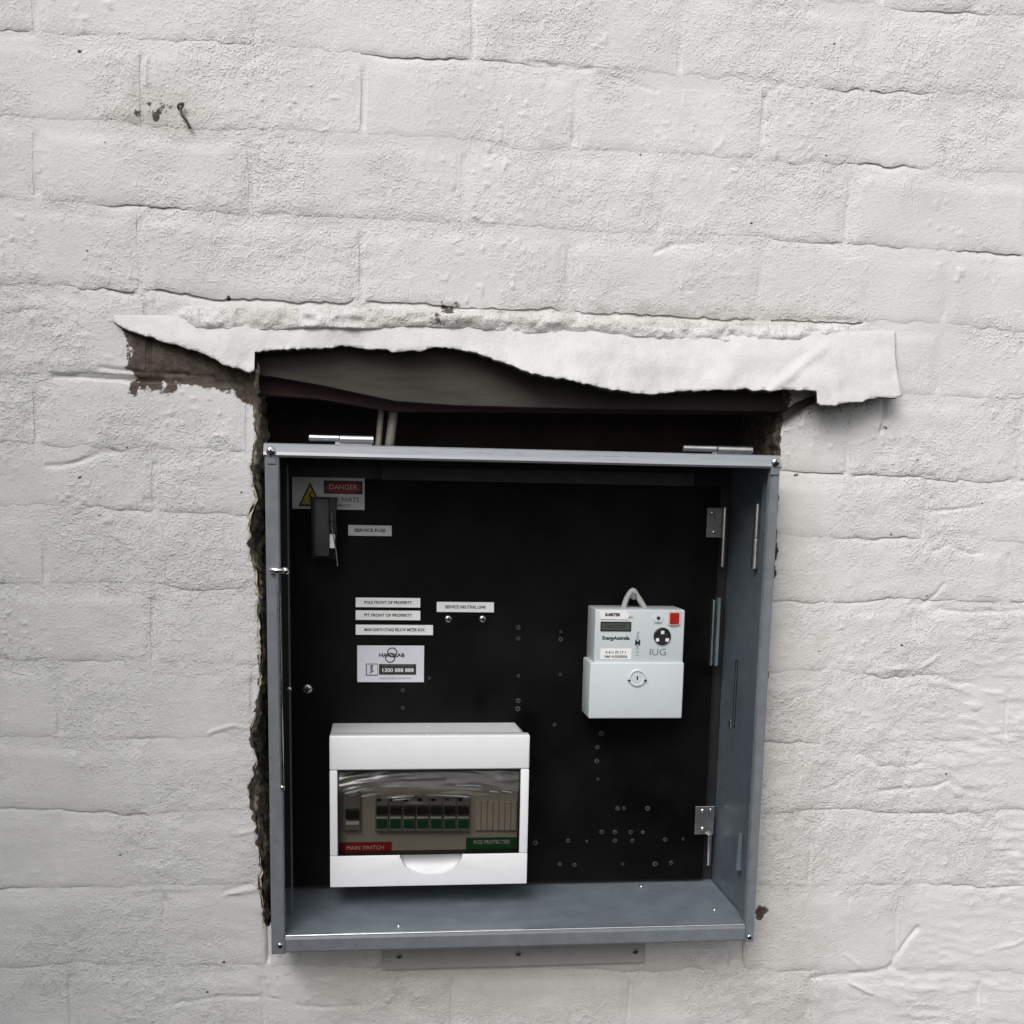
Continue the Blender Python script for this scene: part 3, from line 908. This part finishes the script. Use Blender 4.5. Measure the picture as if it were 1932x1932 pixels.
obj('bottom_rail', rail(rb, X0 + .0142, X1 - .0102), M['steel'], mb)
obj('chrome_edge', rod(NB(), (X0 + .0150, YF + .0022, Z0 + .0178), (X1 - .0108, YF + .0022, Z0 + .0178), .0014, n=12), M['chrome'], mb, smooth=60)  # chrome rod along the top edge of the bottom rail
# left inner flange
xf = P(548, 1300, 0.03 + SH).x
obj('inner_flange', box(NB(), xf - .0014, xf, 0.030 + SH, 0.0360 + SH, ZFL + .002, Z1 - .02), M['steel_in'], mb)

# screws at the corners
def screw(name, x, y, z, r, mat, parent, slot=True, dome=0.45):
    bm = NB()
    n = 16
    rings = []
    for k, (rr, d) in enumerate([(1.0, 0), (1.0, .25), (.82, .7), (.45, 1.0)]):
        rings.append([(x + r * rr * math.cos(t * math.tau / n), y - d * r * dome, z + r * rr * math.sin(t * math.tau / n)) for t in range(n)])
    loft(bm, rings)
    o = obj(name, bm, mat, parent, smooth=50)
    if slot:
        b2 = NB()
        s = r * .16
        box(b2, x - r * .55, x + r * .55, y - r * dome - .00025, y - r * dome + .0002, z - s, z + s)
        box(b2, x - s, x + s, y - r * dome - .00020, y - r * dome + .0002, z - r * .55, z + r * .55)
        obj('cross_slot', b2, M['hole'], o)
    return o
for dx, dy, rr, Y in [(511, 852, .0048, YF - .003), (1463, 873, .0046, YF - .003), (528, 1784, .0030, YF - .0012), (1414, 1768, .0030, YF - .001)]:
    p = P(dx, dy, Y)
    screw('corner_screw', p.x, p.y, p.z, rr, M['chrome'], mb)
# small tabs under the top corner screws
for dx, dy in [(512, 868), (1462, 889)]:
    p = P(dx, dy, YF - .0015)
    obj('corner_tab', box(NB(), p.x - .0045, p.x + .0045, p.y - .001, p.y + .001, p.z - .004, p.z + .008, .0008), M['steel'], mb)

# top hinges (their door leaf is gone)
for k, (xa, xc, xb, dy, m) in enumerate([(583, 640, 705, 827, 'chrome'), (1288, 1352, 1419, 847, 'zinc')]):
    Yh = 0.004 + SH
    a, c, b = P(xa, dy, Yh), P(xc, dy, Yh), P(xb, dy + (3 if k == 0 else 1), Yh)
    z = c.z
    h = obj('hinge_barrel', rod(NB(), (a.x, Yh, z), (c.x, Yh, z), .0034, n=20, bev=.0005), M[m], mb, smooth=40)
    bm = rod(NB(), (c.x + .0003, Yh, z - .0007), (b.x, Yh, z - .0007), .0043, n=20, bev=.0005)
    h2 = obj('hinge_knuckle', bm, M[m], mb, smooth=40)
    obj('hinge_leaf', box(NB(), c.x - .004, b.x - .002, Yh + .001, Yh + .0030, Z1 - .003, z - .002), M['zinc'], mb)

# black equipment panel and its fixings
px0, px1 = P(552, 1300, YBK).x, P(1333, 1500, YBK).x
pz0, pz1 = P(900, 1665, YBK).z, P(900, 908, YBK).z
bp = obj('equipment_panel', box(NB(), px0, px1, YBK, YBK + .008, pz0, pz1, .0006), M['panel'], mb)
a, b, c_, d_ = span(720, 886, 1310, 911, YBK - .004)
obj('panel_rail', box(NB(), a, b, YBK - .004, YBK + .004, c_, d_, .0006), M['railgrey'], mb)
def ringhole(dx, dy):
    r = .0013 + .0012 * ((dx * 7 + dy * 13) % 11) / 11
    p = P(dx, dy, YBK)
    bm = NB()
    n = 14
    rings = [[(p.x + q * math.cos(t * math.tau / n), p.y - e, p.z + q * math.sin(t * math.tau / n)) for t in range(n)]
             for q, e in [(r * 1.25, 0.0), (r * 1.05, .0006), (r * .8, .0005), (r * .75, -.0003)]]
    loft(bm, rings, cap=False)
    o = obj('drilled_hole', bm, M['swarf'], bp, smooth=60)
    b2 = NB()
    b2.faces.new([b2.verts.new((p.x + r * .8 * math.cos(t * math.tau / n), p.y - .0002, p.z + r * .8 * math.sin(t * math.tau / n))) for t in range(n)])
    obj('hole_bore', b2, M['hole'], o)
for q in [(760, 1302), (760, 1335), (978, 1184), (978, 1205), (978, 1275), (978, 1322), (977, 1337), (1058, 1192), (1058, 1206), (1057, 1273), (1046, 1367), (1135, 1384),
          (1127, 1410), (1126, 1436), (1128, 1470), (1072, 1586), (1107, 1587), (1160, 1586), (1193, 1586), (1255, 1584), (1289, 1583), (1010, 1590), (1175, 1630), (1236, 1630), (1266, 1628),
          (1056, 1630), (1084, 1632), (1165, 1525), (1177, 1525), (1222, 1525), (1135, 1570), (1160, 1570), (1190, 1570), (1213, 1570), (810, 1279)]:
    ringhole(*q)
for dx, dy, r in [(846, 1168, .0042), (911, 1168, .0042), (580, 1300, .0058)]:
    p = P(dx, dy, YBK - .002)
    screw('panel_screw', p.x, p.y + .002, p.z, r, M['zinc'], bp)
p = P(549, 1300, 0.029 + SH)
screw('flange_screw', p.x - .002, p.y, p.z, .0024, M['chrome'], mb, slot=False)
for dx, dy in [(752, 1748), (1210, 1672), (1348, 1716)]:      # rivets in the floor
    zz = ZFL
    d = _f + RV * (dx - PX) / F - UV * (dy - PY) / F
    q = CAM + d * (zz - CAM[2]) / d[2]
    bm = NB()
    n = 12
    loft(bm, [[(q[0] + r * math.cos(t * math.tau / n), q[1] + r * math.sin(t * math.tau / n), zz + h) for t in range(n)] for r, h in [(.0024, -.0002), (.0022, .0008), (.0010, .0015)]])
    obj('floor_rivet', bm, M['chrome'], mb, smooth=60)

# panel hinges on the right
def panel_hinge(x0, y0, x1, y1, bx, by0, by1, m='zinc', holes=()):
    a, b, c, d = span(x0, y0, x1, y1, YBK - .004)
    h = obj('hinge_plate', box(NB(), a, b, YBK - .005, YBK - .003, c, d, .0004), M[m], mb)
    for hx, hy, r in holes:
        q = P(hx, hy, YBK - .005)
        screw('hinge_screw', q.x, YBK - .005, q.z, r, M['chrome'], h, slot=False)
    p, q = P(bx, by0, YBK - .008), P(bx - 3, by1, YBK - .008)
    obj('hinge_pin', rod(NB(), p, (p.x, q.y, q.z), .0027, n=16, bev=.0004), M['chrome'], h, smooth=40)
panel_hinge(1333, 958, 1361, 1014, 1368, 957, 1070, 'dullsteel', [(1344, 968, .0022), (1347, 1004, .0026)])
panel_hinge(1311, 1521, 1347, 1574, 1339, 1574, 1632, 'zinc', [(1326, 1530, .0026), (1326, 1564, .0026), (1341, 1528, .0018)])
# stop strips beside the panel
for x, y0, y1, wd, m in [(1347, 1132, 1256, .0022, 'zinc'), (1357, 1128, 1256, .0035, 'steel_in')]:
    p, q = P(x, y0, YBK - .01), P(x - 3, y1, YBK - .01)
    obj('stop_strip', box(NB(), p.x - wd / 2, p.x + wd / 2, YBK - .012, YBK - .002, q.z, p.z, .0004), M[m], mb)
# door hinges left on the right side wall, near the front
def on_side(dx, dy):
    d = _f + RV * (dx - PX) / F - UV * (dy - PY) / F
    q = CAM + d * (X1 - .006 - CAM[0]) / d[0]
    return Vector(q)
for (dx0, dy0, dx1, dy1) in [(1430, 950, 1423, 1073), (1398, 1572, 1393, 1640)]:
    p, q = on_side(dx0, dy0), on_side(dx1, dy1)
    q.x, q.y = p.x, p.y
    c = p.lerp(q, .52)
    h = obj('side_hinge', rod(NB(), p, c, .0032, n=16, bev=.0004), M['zinc'] if dy0 < 1200 else M['steel_in'], mb, smooth=40)
    obj('side_hinge_knuckle', rod(NB(), c + Vector((0, 0, -.0004)), q, .0040, n=16, bev=.0004), M['zinc'] if dy0 < 1200 else M['steel_in'], h, smooth=40)
    for k, zz in enumerate((c.z - .004, q.z + .005)):
        bm = NB()
        rod(bm, (X1 - .006, p.y - .013, zz), (X1 - .0026, p.y - .013, zz), .0022, n=12)
        obj('side_hinge_screw', bm, M['chrome'], h, smooth=40)
# slot and stay pressed in the right side
p, q = on_side(1385, 1252), on_side(1378, 1365)
sl = NB()
cap = [(p.y + .0042 * math.cos(a), (p.z if math.sin(a) > 0 else q.z) + .0042 * math.sin(a)) for a in np.linspace(-math.pi + .05, math.pi - .05, 31)]
tube(sl, [(X1 - .0028, yy, zz) for yy, zz in cap + cap[:1]], .0007, 6)
obj('side_knockout', sl, M['hole'], mb)
p, q = on_side(1374, 1358), on_side(1372, 1372)
obj('side_clip', box(NB(), X1 - .0045, X1 - .0026, p.y - .003, p.y + .003, q.z, p.z, .0005), M['zinc'], mb)
for (dx, dy) in [(1403, 1640), (1400, 1685)]:
    p = on_side(dx, dy)
    obj('side_rivet', rod(NB(), (X1 - .0048, p.y, p.z), (X1 - .0026, p.y, p.z), .002, n=12, bev=.0004), M['chrome'], mb, smooth=40)

# door stay rod lying along the left stile
Ys = YF - .004
a, b = P(524, 1076, Ys), P(534, 1486, Ys)
stay = obj('door_stay', rod(NB(), (a.x, Ys, a.z), (b.x - .001, Ys + .002, b.z), .0021, n=12), M['chrome'], mb, smooth=60)
p, q = P(509, 1076, Ys), P(541, 1077, Ys)
obj('stay_crossbar', rod(NB(), (p.x, Ys - .001, p.z), (q.x - .002, Ys - .001, p.z), .0030, n=14, bev=.0006), M['chrome'], stay, smooth=50)
bm = NB()
bmesh.ops.create_uvsphere(bm, u_segments=16, v_segments=10, radius=.0040, matrix=Matrix.Translation((q.x - .001, Ys - .001, p.z)))
obj('stay_knob', bm, M['chrome'], stay, smooth=80)
bm = NB()
bmesh.ops.create_uvsphere(bm, u_segments=14, v_segments=8, radius=.0028, matrix=Matrix.Translation((b.x - .001, Ys + .001, b.z)))
obj('stay_end', bm, M['chrome'], stay, smooth=80)

# fixing angle under the box
a, b, c, d = span(722, 1790, 1216, 1822, -0.006)
br = obj('fixing_angle', box(NB(), a, b, -0.0075, -0.0050, c, d + .006, .0006), M['angle'], mb)
for dx, dy in [(753, 1804), (978, 1799), (1199, 1795)]:
    p = P(dx, dy, -0.0078)
    screw('angle_screw', p.x, -0.0075, p.z, .0034, M['dullsteel'], br)

# ------------------------------------------------------------------ breaker enclosure
YC = YBK - 0.072
cx0, cx1, cz0, cz1 = span(622, 1388, 997, 1671, YC)
wx0, wx1, wz0, wz1 = span(637, 1452, 981, 1613, YC)
cu = thing('breaker_enclosure', 'white plastic breaker enclosure with smoked cover, lower left of the meter box', 'switchboard', ((cx0 + cx1) / 2, YBK, cz0))
bm = NB()
d = .0005
obj('frame_top', box(NB(), cx0, cx1, YC, YC + .016, wz1, cz1, .0016, 3), M['white'], cu, smooth=40)
# bottom band with the thumb recess
hx0, hx1 = P(755, 1615, YC).x, P(872, 1615, YC).x
hz = P(815, 1650, YC).z
arc = [(hx0 + (hx1 - hx0) * (0.5 - 0.5 * math.cos(t)), wz0 - (wz0 - hz) * math.sin(t) ** .75) for t in np.linspace(0, math.pi, 19)]
pts = [(cx0, cz0), (cx1, cz0), (cx1, wz0), *[(x, z) for x, z in arc[::-1]], (cx0, wz0)]
bt = obj('frame_bottom', prism(NB(), pts, YC, YC + .016, .0012), M['white'], cu, smooth=35)
dish = [[(hx0 - .001 + (hx1 - hx0 + .002) * u, YC + .0012 + .0115 * (1 - max(0, (v - .45) / .55) ** 2), wz0 - (wz0 - hz + .001) * v) for u in np.linspace(0, 1, 10)] for v in np.linspace(0, 1, 7)]
obj('thumb_recess', loft(NB(), dish, closed=False), M['white'], bt, smooth=60)
obj('frame_side', box(NB(), cx0, wx0, YC + .00005, YC + .016, wz0 + d, wz1 - d, .0012), M['white'], cu, smooth=40)
obj('frame_side', box(NB(), wx1, cx1, YC + .00005, YC + .016, wz0 + d, wz1 - d, .0012), M['white'], cu, smooth=40)
# rear body with chamfered shoulders
bm = NB()
hw, cxm = (cx1 - cx0) / 2, (cx0 + cx1) / 2
def ringc(y, ins, ch):
    x0, x1, z0, z1 = cx0 + ins * .5, cx1 - ins * .5, cz0 + ins, cz1 - ins * .2
    return [(x0, y, z0), (x1, y, z0), (x1, y, z1 - ch), (x1 - ch, y, z1), (x0 + ch * .2, y, z1), (x0, y, z1 - ch * .2)]
loft(bm, [ringc(YC + .0165, .0012, .007), ringc(YC + .040, .0012, .0075), ringc(YBK, .0014, .008)])
bmesh.ops.delete(bm, geom=[f for f in bm.faces if abs(f.calc_center_median().y - (YC + .0165)) < 1e-4], context='FACES')
obj('rear_body', bm, M['white'], cu, smooth=30)
# escutcheon plate and devices
YE = YC + .020
es = obj('escutcheon_plate', box(NB(), cx0 + .004, cx1 - .004, YE, YE + .002, wz0 - .004, wz1 + .004), M['cream'], cu)
def dev(name, x0, y0, x1, y1, dep, mat, parent=cu, bev=.0006, lift=0.0):
    a, b, c, dd = span(x0, y0, x1, y1, YE - dep)
    return obj(name, box(NB(), a, b, YE - dep, YE - lift, c, dd, bev), M[mat], parent)
ms = dev('main_switch', 648, 1497, 680, 1567, .007, 'breaker')
dev('switch_toggle', 652, 1528, 677, 1545, .0125, 'black', ms)
dev('switch_marking', 653, 1549, 677, 1556, .0076, 'white', ms, .0001, .0068)
for k in range(7):
    xa = 708 + k * 25.6
    cb = dev('circuit_breaker', xa, 1503, xa + 24.6, 1569, .007, 'breaker')
    dev('breaker_toggle', xa + 2, 1522, xa + 23, 1536, .0125, 'black', cb)
    dev('toggle_tip', xa + 2.5, 1546, xa + 22.5, 1562, .0085, 'green', cb, .0004, .006)
    dev('breaker_marking', xa + 2, 1541, xa + 23, 1544, .0074, 'wink', cb, .0001, .0065)
    dev('terminal_hole', xa + 3, 1506, xa + 11, 1512, .0073, 'hole', cb, .0001, .0065)
for k in range(7):
    xa = 897 + k * 11.2
    dev('blank_module', xa, 1512, xa + 10.4, 1567, .0035, 'blank', cu, .0005)
rl = dev('red_label', 638, 1589, 739, 1616, .0010, 'rlabel', cu, .0002)
a, b, c, dd = span(645, 1594, 733, 1612, YE - .0012)
text('lettering', 'MAIN SWITCH', (a + b) / 2, YE - .0012, (c + dd) / 2 + .002, .0065, M['wink'], rl, fit=(b - a) * .8)
gl = dev('green_label', 879, 1580, 976, 1604, .0010, 'glabel', cu, .0002)
a, b, c, dd = span(885, 1584, 970, 1600, YE - .0012)
text('lettering', 'RCD PROTECTED', (a + b) / 2, YE - .0012, (c + dd) / 2 + .002, .0060, M['wink'], gl, fit=(b - a) * .8)
gk = NB()
for q in ((wx0, wx1, wz1 - .0013, wz1 - .0001), (wx0, wx1, wz0 + .0001, wz0 + .0013), (wx0 + .0001, wx0 + .0012, wz0, wz1), (wx1 - .0012, wx1 - .0001, wz0, wz1)):
    box(gk, q[0], q[1], YC + .0012 + .0002 * (q[0] > wx0 or q[1] < wx1), YC + .014, q[2], q[3])
obj('window_seal', gk, M['black'], cu)
# smoked cover: a bowed sheet
ny, nxg = 26, 40
rows = []
for v in np.linspace(0, 1, ny):
    z = wz0 + .0008 + (wz1 - wz0 - .0016) * v
    y = YC + .0012 - .0018 * math.sin(v * math.pi) + (.006 * max(0, (v - .72) / .28) ** 1.5)
    rows.append([(wx0 + .0008 + (wx1 - wx0 - .0016) * u, y, z) for u in np.linspace(0, 1, nxg)])
obj('smoked_cover', loft(NB(), rows, closed=False), M['smoked'], cu, smooth=80)
# crinkled protective film across the top of the cover
rows = []
nv, nu = 44, 110
for v in np.linspace(0, 1, nv):
    row = []
    for u in np.linspace(0, 1, nu):
        x = wx0 + .002 + (wx1 - wx0 - .004) * u
        lowz = wz1 - .028 - .010 * math.exp(-((u - .45) / .25) ** 2)
        z = lowz + (wz1 - .002 - lowz) * v
        s = z + .10 * (wx1 - wx0) * ((u - .5) ** 2) * 2
        a1 = float(vn(np.array([x]), np.array([s * 9]), .040, 401)[0]) * .0030 + float(vn(np.array([x]), np.array([s * 6]), .017, 402)[0]) * .0012
        row.append((x, YC - .0012 + .006 * max(0, (v - .55) / .45) ** 1.5 - a1, z))
    rows.append(row)
obj('protective_film', loft(NB(), rows, closed=False), M['film'], cu, smooth=80)

# ------------------------------------------------------------------ electricity meter
YM = 0.060 + SH
mx0, mx1, mz0, mz1 = span(1122, 1150, 1291, 1246, YM)
lx0, lx1, lz0, lz1 = span(1112, 1250, 1289, 1356, YM - .003)
mt = thing('electricity_meter', 'pale grey electricity meter with red button, right side of the black panel', 'meter', ((mx0 + mx1) / 2, YBK, lz0))
obj('meter_body', box(NB(), mx0, mx1, YM, YBK - .001, lz1 - .004, mz1, .0018, 3), M['meter'], mt, smooth=40)
tc = obj('terminal_cover', box(NB(), lx0, lx1, YM - .003, YBK - .006, lz0, lz1, .0018, 3), M['meter2'], mt, smooth=40)
def onm(name, x0, y0, x1, y1, h, mat, parent=mt, bev=.0003, base=YM):
    a, b, c, dd = span(x0, y0, x1, y1, base - h)
    return obj(name, box(NB(), a, b, base - h, base + .0003, c, dd, bev), M[mat], parent)
# name plate with one slanted end
pl = obj('name_plate', prism(NB(), at_poly([(1129, 1150), (1180, 1151), (1187, 1163), (1183, 1169), (1134, 1168)], YM - .001), YM - .001, YM + .0002), M['label'], mt)
p = P(1156, 1160, YM - .0012)
text('lettering', 'E-METER', p.x, p.y, p.z, .0045, M['ink'], pl, fit=.017, bold=.00022)
lc = onm('display', 1133, 1173, 1191, 1191, .0012, 'black')
onm('display_glass', 1135, 1176, 1189, 1189, .0015, 'lcd', lc, .0001)
p = P(1162, 1182, YM - .0017)
text('display_digits', '001728', p.x, p.y, p.z, .0048, M['ink'], lc, fit=.021)
p = P(1162, 1204, YM - .0001)
text('lettering', 'EnergyAustralia', p.x, p.y, p.z, .0055, M['ink'], mt, fit=.0310, bold=.00022)
nl = onm('number_label', 1133, 1224, 1191, 1244, .0004, 'label', mt, .0001)
p = P(1162, 1231, YM - .0006)
text('lettering', '0 411 73 17 1', p.x, p.y, p.z, .0040, M['greyink'], nl, fit=.023, bold=.00012)
p = P(1162, 1239, YM - .0006)
text('lettering', 'NMI 4103550936', p.x, p.y, p.z, .0040, M['greyink'], nl, fit=.026, bold=.00012)
p = P(1203, 1215, YM - .0001)
text('side_lettering', '3 x 240V 50Hz', p.x, p.y, p.z, .0048, M['greyink'], mt, fit=.028, rot=math.pi / 2)
p = P(1203, 1213, YM - .0003)
text('approval_mark', 'M', p.x, p.y, p.z, .0085, M['ink'], mt, bold=.0002)
p = P(1241, 1231, YM - .0001)
text('embossed_mark', 'IUG', p.x, p.y, p.z, .0110, M['greyink'], mt, fit=.0185)
p = P(1188, 1165, YM - .0001)
text('lettering', 'kWh', p.x, p.y, p.z, .0040, M['ink'], mt)
# optical port
p = P(1249, 1200, YM)
bm = NB()
n = 24
loft(bm, [[(p.x + r * math.cos(t * math.tau / n), YM - h, p.z + r * math.sin(t * math.tau / n)) for t in range(n)] for r, h in [(.0098, -.0002), (.0098, .002), (.0088, .0028), (.0076, .0028), (.0070, .0014)]])
op = obj('optical_port', bm, M['black'], mt, smooth=35)
for ex, ey in [(0, .0042), (-.0056, -.0042), (.0056, -.0042)]:
    obj('port_window', box(NB(), p.x + ex - .0019, p.x + ex + .0019, YM - .0032, YM - .001, p.z + ey - .0019, p.z + ey + .0019, .0004), M['wink'], op)
bz = onm('button_bezel', 1261, 1153, 1285, 1180, .0012, 'pink')
onm('red_button', 1264.5, 1156.5, 1281.5, 1176.5, .0032, 'red', bz, .0006)
p = P(1242, 1166, YM)
bm = NB()
loft(bm, [[(p.x + r * 1.35 * math.cos(t * math.tau / n), YM - h, p.z + r * math.sin(t * math.tau / n)) for t in range(n)] for r, h in [(.0050, -.0002), (.0046, .0005)]])
ov = obj('indicator_oval', bm, M['card'], mt, smooth=40)
obj('indicator_light', rod(NB(), (p.x, YM - .0004, p.z), (p.x, YM - .0012, p.z), .0019, n=14), M['black'], ov)
for dx, dy in [(1242, 1176), (1273, 1183)]:
    p = P(dx, dy, YM - .0001)
    text('lettering', 'RESET', p.x, p.y, p.z, .0028, M['ink'], mt, fit=.009)
# sealing screw on the terminal cover
p = P(1202, 1279, YM - .003)
bm = NB()
loft(bm, [[(p.x + r * math.cos(t * math.tau / n), YM - .003 - h, p.z + r * math.sin(t * math.tau / n)) for t in range(n)] for r, h in [(.0098, -.0003), (.0098, .0016), (.0088, .0022), (.0080, .0022), (.0076, .0004), (.0062, .0004), (.0056, .0014)]])
sc = obj('sealing_screw', bm, M['meter2'], tc, smooth=35)
obj('screw_slot', box(NB(), p.x - .0008, p.x + .0008, YM - .0047, YM - .0042, p.z - .0022, p.z + .0022), M['hole'], sc)
for s in (-1, 1):
    obj('screw_notch', box(NB(), p.x + s * .0092 - .0014, p.x + s * .0092 + .0014, YM - .0056, YM - .0040, p.z - .0034, p.z - .0018), M['hole'], sc)
# hanging loop above the body
Yh = 0.082 + SH
lp = [(1176, 1152), (1179, 1138), (1185, 1124), (1194, 1114), (1202, 1124), (1211, 1138), (1219, 1152)]
obj('hanging_loop', tube(NB(), smoothpath([P(a, b, Yh) for a, b in lp], 5), .0032, 10), M['loop'], mt, smooth=60)
p = P(1195, 1125, Yh - .002)
obj('loop_screw', rod(NB(), (p.x, Yh - .006, p.z), (p.x, Yh + .02, p.z), .0036, n=14, bev=.0008), M['dullsteel'], mt, smooth=40)

# ------------------------------------------------------------------ service fuse, signs and labels on the panel
YS = 0.058 + SH
a, b, c, d_ = span(592, 940, 621, 1050, YS)
fu = thing('service_fuse', 'black service fuse carrier mounted in front of the danger sign', 'fuse', ((a + b) / 2, YBK, c))
obj('fuse_carrier', box(NB(), a, b, YS, YBK - .004, c, d_, .0015), M['fuse'], fu, smooth=40)
obj('fuse_base', box(NB(), a - .004, b + .007, YS + .018, YBK - .0005, c - .004, d_ + .001, .0012), M['black'], fu, smooth=40)
for z0_, z1_ in ((.36, .40), (.60, .78)):
    obj('fuse_grip', box(NB(), b - .0002, b + .0045, YS + .006, YS + .017, c + (d_ - c) * z0_, c + (d_ - c) * z1_, .0008), M['fuse'], fu)
q0 = span(622, 1008, 632, 1034, YS + .006)
obj('fuse_tag', box(NB(), q0[0], q0[1], YS + .004, YS + .0055, q0[2], q0[3], .0003), M['label'], fu)
# wire with a seal hanging from the carrier
obj('seal_wire', tube(NB(), smoothpath([P(x, y, YS + .004) for x, y in [(626, 985), (627, 1000), (629, 1012), (634, 1040), (637, 1068)]]), .0007, 6), M['dullsteel'], fu, smooth=60)

def plate(name, x0, y0, x1, y1, mat, label, cat, group=None, Y=YBK, th=.0010, bev=.0002):
    a, b, c, dd = span(x0, y0, x1, y1, Y - th)
    t = thing(name, label, cat, ((a + b) / 2, Y, c), group)
    obj('plate', box(NB(), a, b, Y - th, Y - .00005, c, dd, bev), M[mat], t)
    return t, a, b, c, dd
t, a, b, c, dd = plate('danger_sign', 551, 901, 688, 961, 'label', 'white danger sign with red heading and yellow warning triangle, top left corner', 'sign')
ys = YBK - .0011
q = span(611, 907, 684, 932, ys)
pn = obj('heading_panel', box(NB(), q[0], q[1], ys - .0002, ys + .0001, q[2], q[3]), M['ink'], t)
n = 28
bm = NB()
ex, ez, rx, rz = (q[0] + q[1]) / 2, (q[2] + q[3]) / 2, (q[1] - q[0]) * .46, (q[3] - q[2]) * .42
for rr, yy in ((1, -.0003),):
    f = bm.faces.new([bm.verts.new((ex + rx * math.copysign(abs(math.cos(k * math.tau / n)) ** .6, math.cos(k * math.tau / n)), ys + yy, ez + rz * math.copysign(abs(math.sin(k * math.tau / n)) ** .8, math.sin(k * math.tau / n)))) for k in range(n)])
obj('red_oval', bm, M['rlabel'], pn)
text('lettering', 'DANGER', ex, ys - .00045, ez, .0075, M['wink'], pn, fit=rx * 1.55)
for s, dz, sz in (('LIVE PARTS', 943, .0068), ('BEHIND', 954, .0045)):
    p = P(648, dz, ys)
    text('lettering', s, p.x, ys - .0002, p.z, sz, M['ink'], t, fit=.034 if sz > .005 else None)
tri = at_poly([(563, 955), (607, 956), (585, 909)], ys)
t1 = obj('warning_triangle', prism(NB(), tri, ys - .00015, ys + .0001), M['ink'], t)
ctr = Vector((sum(p[0] for p in tri) / 3, sum(p[1] for p in tri) / 3))
ty = [tuple(ctr + (Vector(p) - ctr) * .76) for p in tri]
obj('yellow_field', prism(NB(), ty, ys - .0003, ys), M['yellow'], t1)
zb = [(0.0008, .0075), (-.0022, .0008), (.0002, .0012), (-.0012, -.0045), (.0026, .0026), (.0004, .0024), (.0022, .0075)]
obj('bolt_symbol', prism(NB(), [(ctr[0] + x, ctr[1] + z) for x, z in zb], ys - .00045, ys - .0001), M['ink'], t1)

LABELS = [((657, 991, 739, 1011), 'SERVICE FUSE', 'white label strip under the danger sign, beside the black fuse', .72),
          ((671, 1128, 793, 1146), 'POLE FRONT OF PROPERTY', 'uppermost of the three stacked white label strips', .74),
          ((671, 1152, 793, 1170), 'PIT FRONT OF PROPERTY', 'middle one of the three stacked white label strips', .74),
          ((671, 1179, 817, 1198), 'MAIN EARTH STAKE BELOW METER BOX', 'longest white label strip, lowest of the stacked three', .78),
          ((824, 1136, 932, 1155), 'SERVICE NEUTRAL LINK', 'white label strip above two screws in the black panel', .72)]
for (r, s, lab, fr) in LABELS:
    t, a, b, c, dd = plate('label_strip', *r, 'label', lab, 'label', 'engraved label strips')
    text('lettering', s, (a + b) / 2, YBK - .00115, (c + dd) / 2, (dd - c) * .42, M['ink'], t, fit=(b - a) * fr, bold=.00012)

t, a, b, c, dd = plate('contact_card', 674, 1218, 800, 1287, 'card', 'pale installer card with ring logo and black bar, above the breaker enclosure', 'card')
yk = YBK - .0011
p = P(713, 1236, yk); q = P(764, 1236, yk)
p = P(739, 1236, yk)
text('lettering', 'HANSLAB', p.x, yk - .0006, p.z, .0060, M['ink'], t, fit=.0285, bold=.0001)
for dx, dy in ((740, 1231), (736, 1241)):
    p = P(dx, dy, yk)
    bm = NB()
    R1, r1 = .0052, .0006
    loft(bm, [[(p.x + (R1 + r1 * math.cos(s * math.tau / 4)) * math.cos(k * math.tau / 26), yk - .0002 + r1 * .3 * math.sin(s * math.tau / 4), p.z + (R1 + r1 * math.cos(s * math.tau / 4)) * math.sin(k * math.tau / 26)) for s in range(4)] for k in range(27)], cap=False)
    obj('logo_ring', bm, M['ink'], t)
q = span(715, 1253, 785, 1273, yk)
bb = obj('black_bar', box(NB(), q[0], q[1], yk - .0002, yk + .0001, q[2], q[3]), M['ink'], t)
text('lettering', '1300 888 888', (q[0] + q[1]) / 2, yk - .00035, (q[2] + q[3]) / 2 - .001, .0062, M['wink'], bb, fit=(q[1] - q[0]) * .84, bold=.0001)
text('small_lettering', 'CALL US TODAY ON', (q[0] + q[1]) / 2, yk - .00035, q[3] - .0018, .0024, M['greyink'], bb, fit=(q[1] - q[0]) * .8)
q = span(690, 1252, 713, 1275, yk)
em = obj('emblem', box(NB(), q[0], q[1], yk - .00015, yk + .0001, q[2], q[3]), M['greyink'], t)
obj('emblem_field', box(NB(), q[0] + .0014, q[1] - .0006, yk - .0003, yk - .0001, q[2] + .0014, q[3] - .0010), M['card'], em)
obj('emblem_bolt', prism(NB(), [(q[0] + .005, q[3] - .0015), (q[0] + .0085, q[3] - .0015), (q[0] + .0075, q[2] + .006), (q[0] + .0105, q[2] + .006), (q[0] + .004, q[2] + .0018), (q[0] + .0055, q[2] + .0055)], yk - .00045, yk - .0002), M['greyink'], em)
p = P(745, 1280, yk)
text('small_lettering', 'LICENSED ELECTRICAL CONTRACTORS', p.x, yk - .0001, p.z, .0026, M['greyink'], t, fit=.036)

# ------------------------------------------------------------------ small things on the wall
hook = [(338, 206, -.004), (336, 200, -.008), (340, 196, -.0085), (346, 197, -.008), (341, 206, -.007), (343, 216, -.007), (350, 225, -.007), (356, 236, -.006), (360, 243, -.005)]
o = obj('bent_nail', tube(NB(), smoothpath([P(a, b, y) for a, b, y in hook], 4), .0013, 8), M['rust'], smooth=60)
tag(o, 'small rusty bent nail sticking out of the wall, upper left', 'nail')
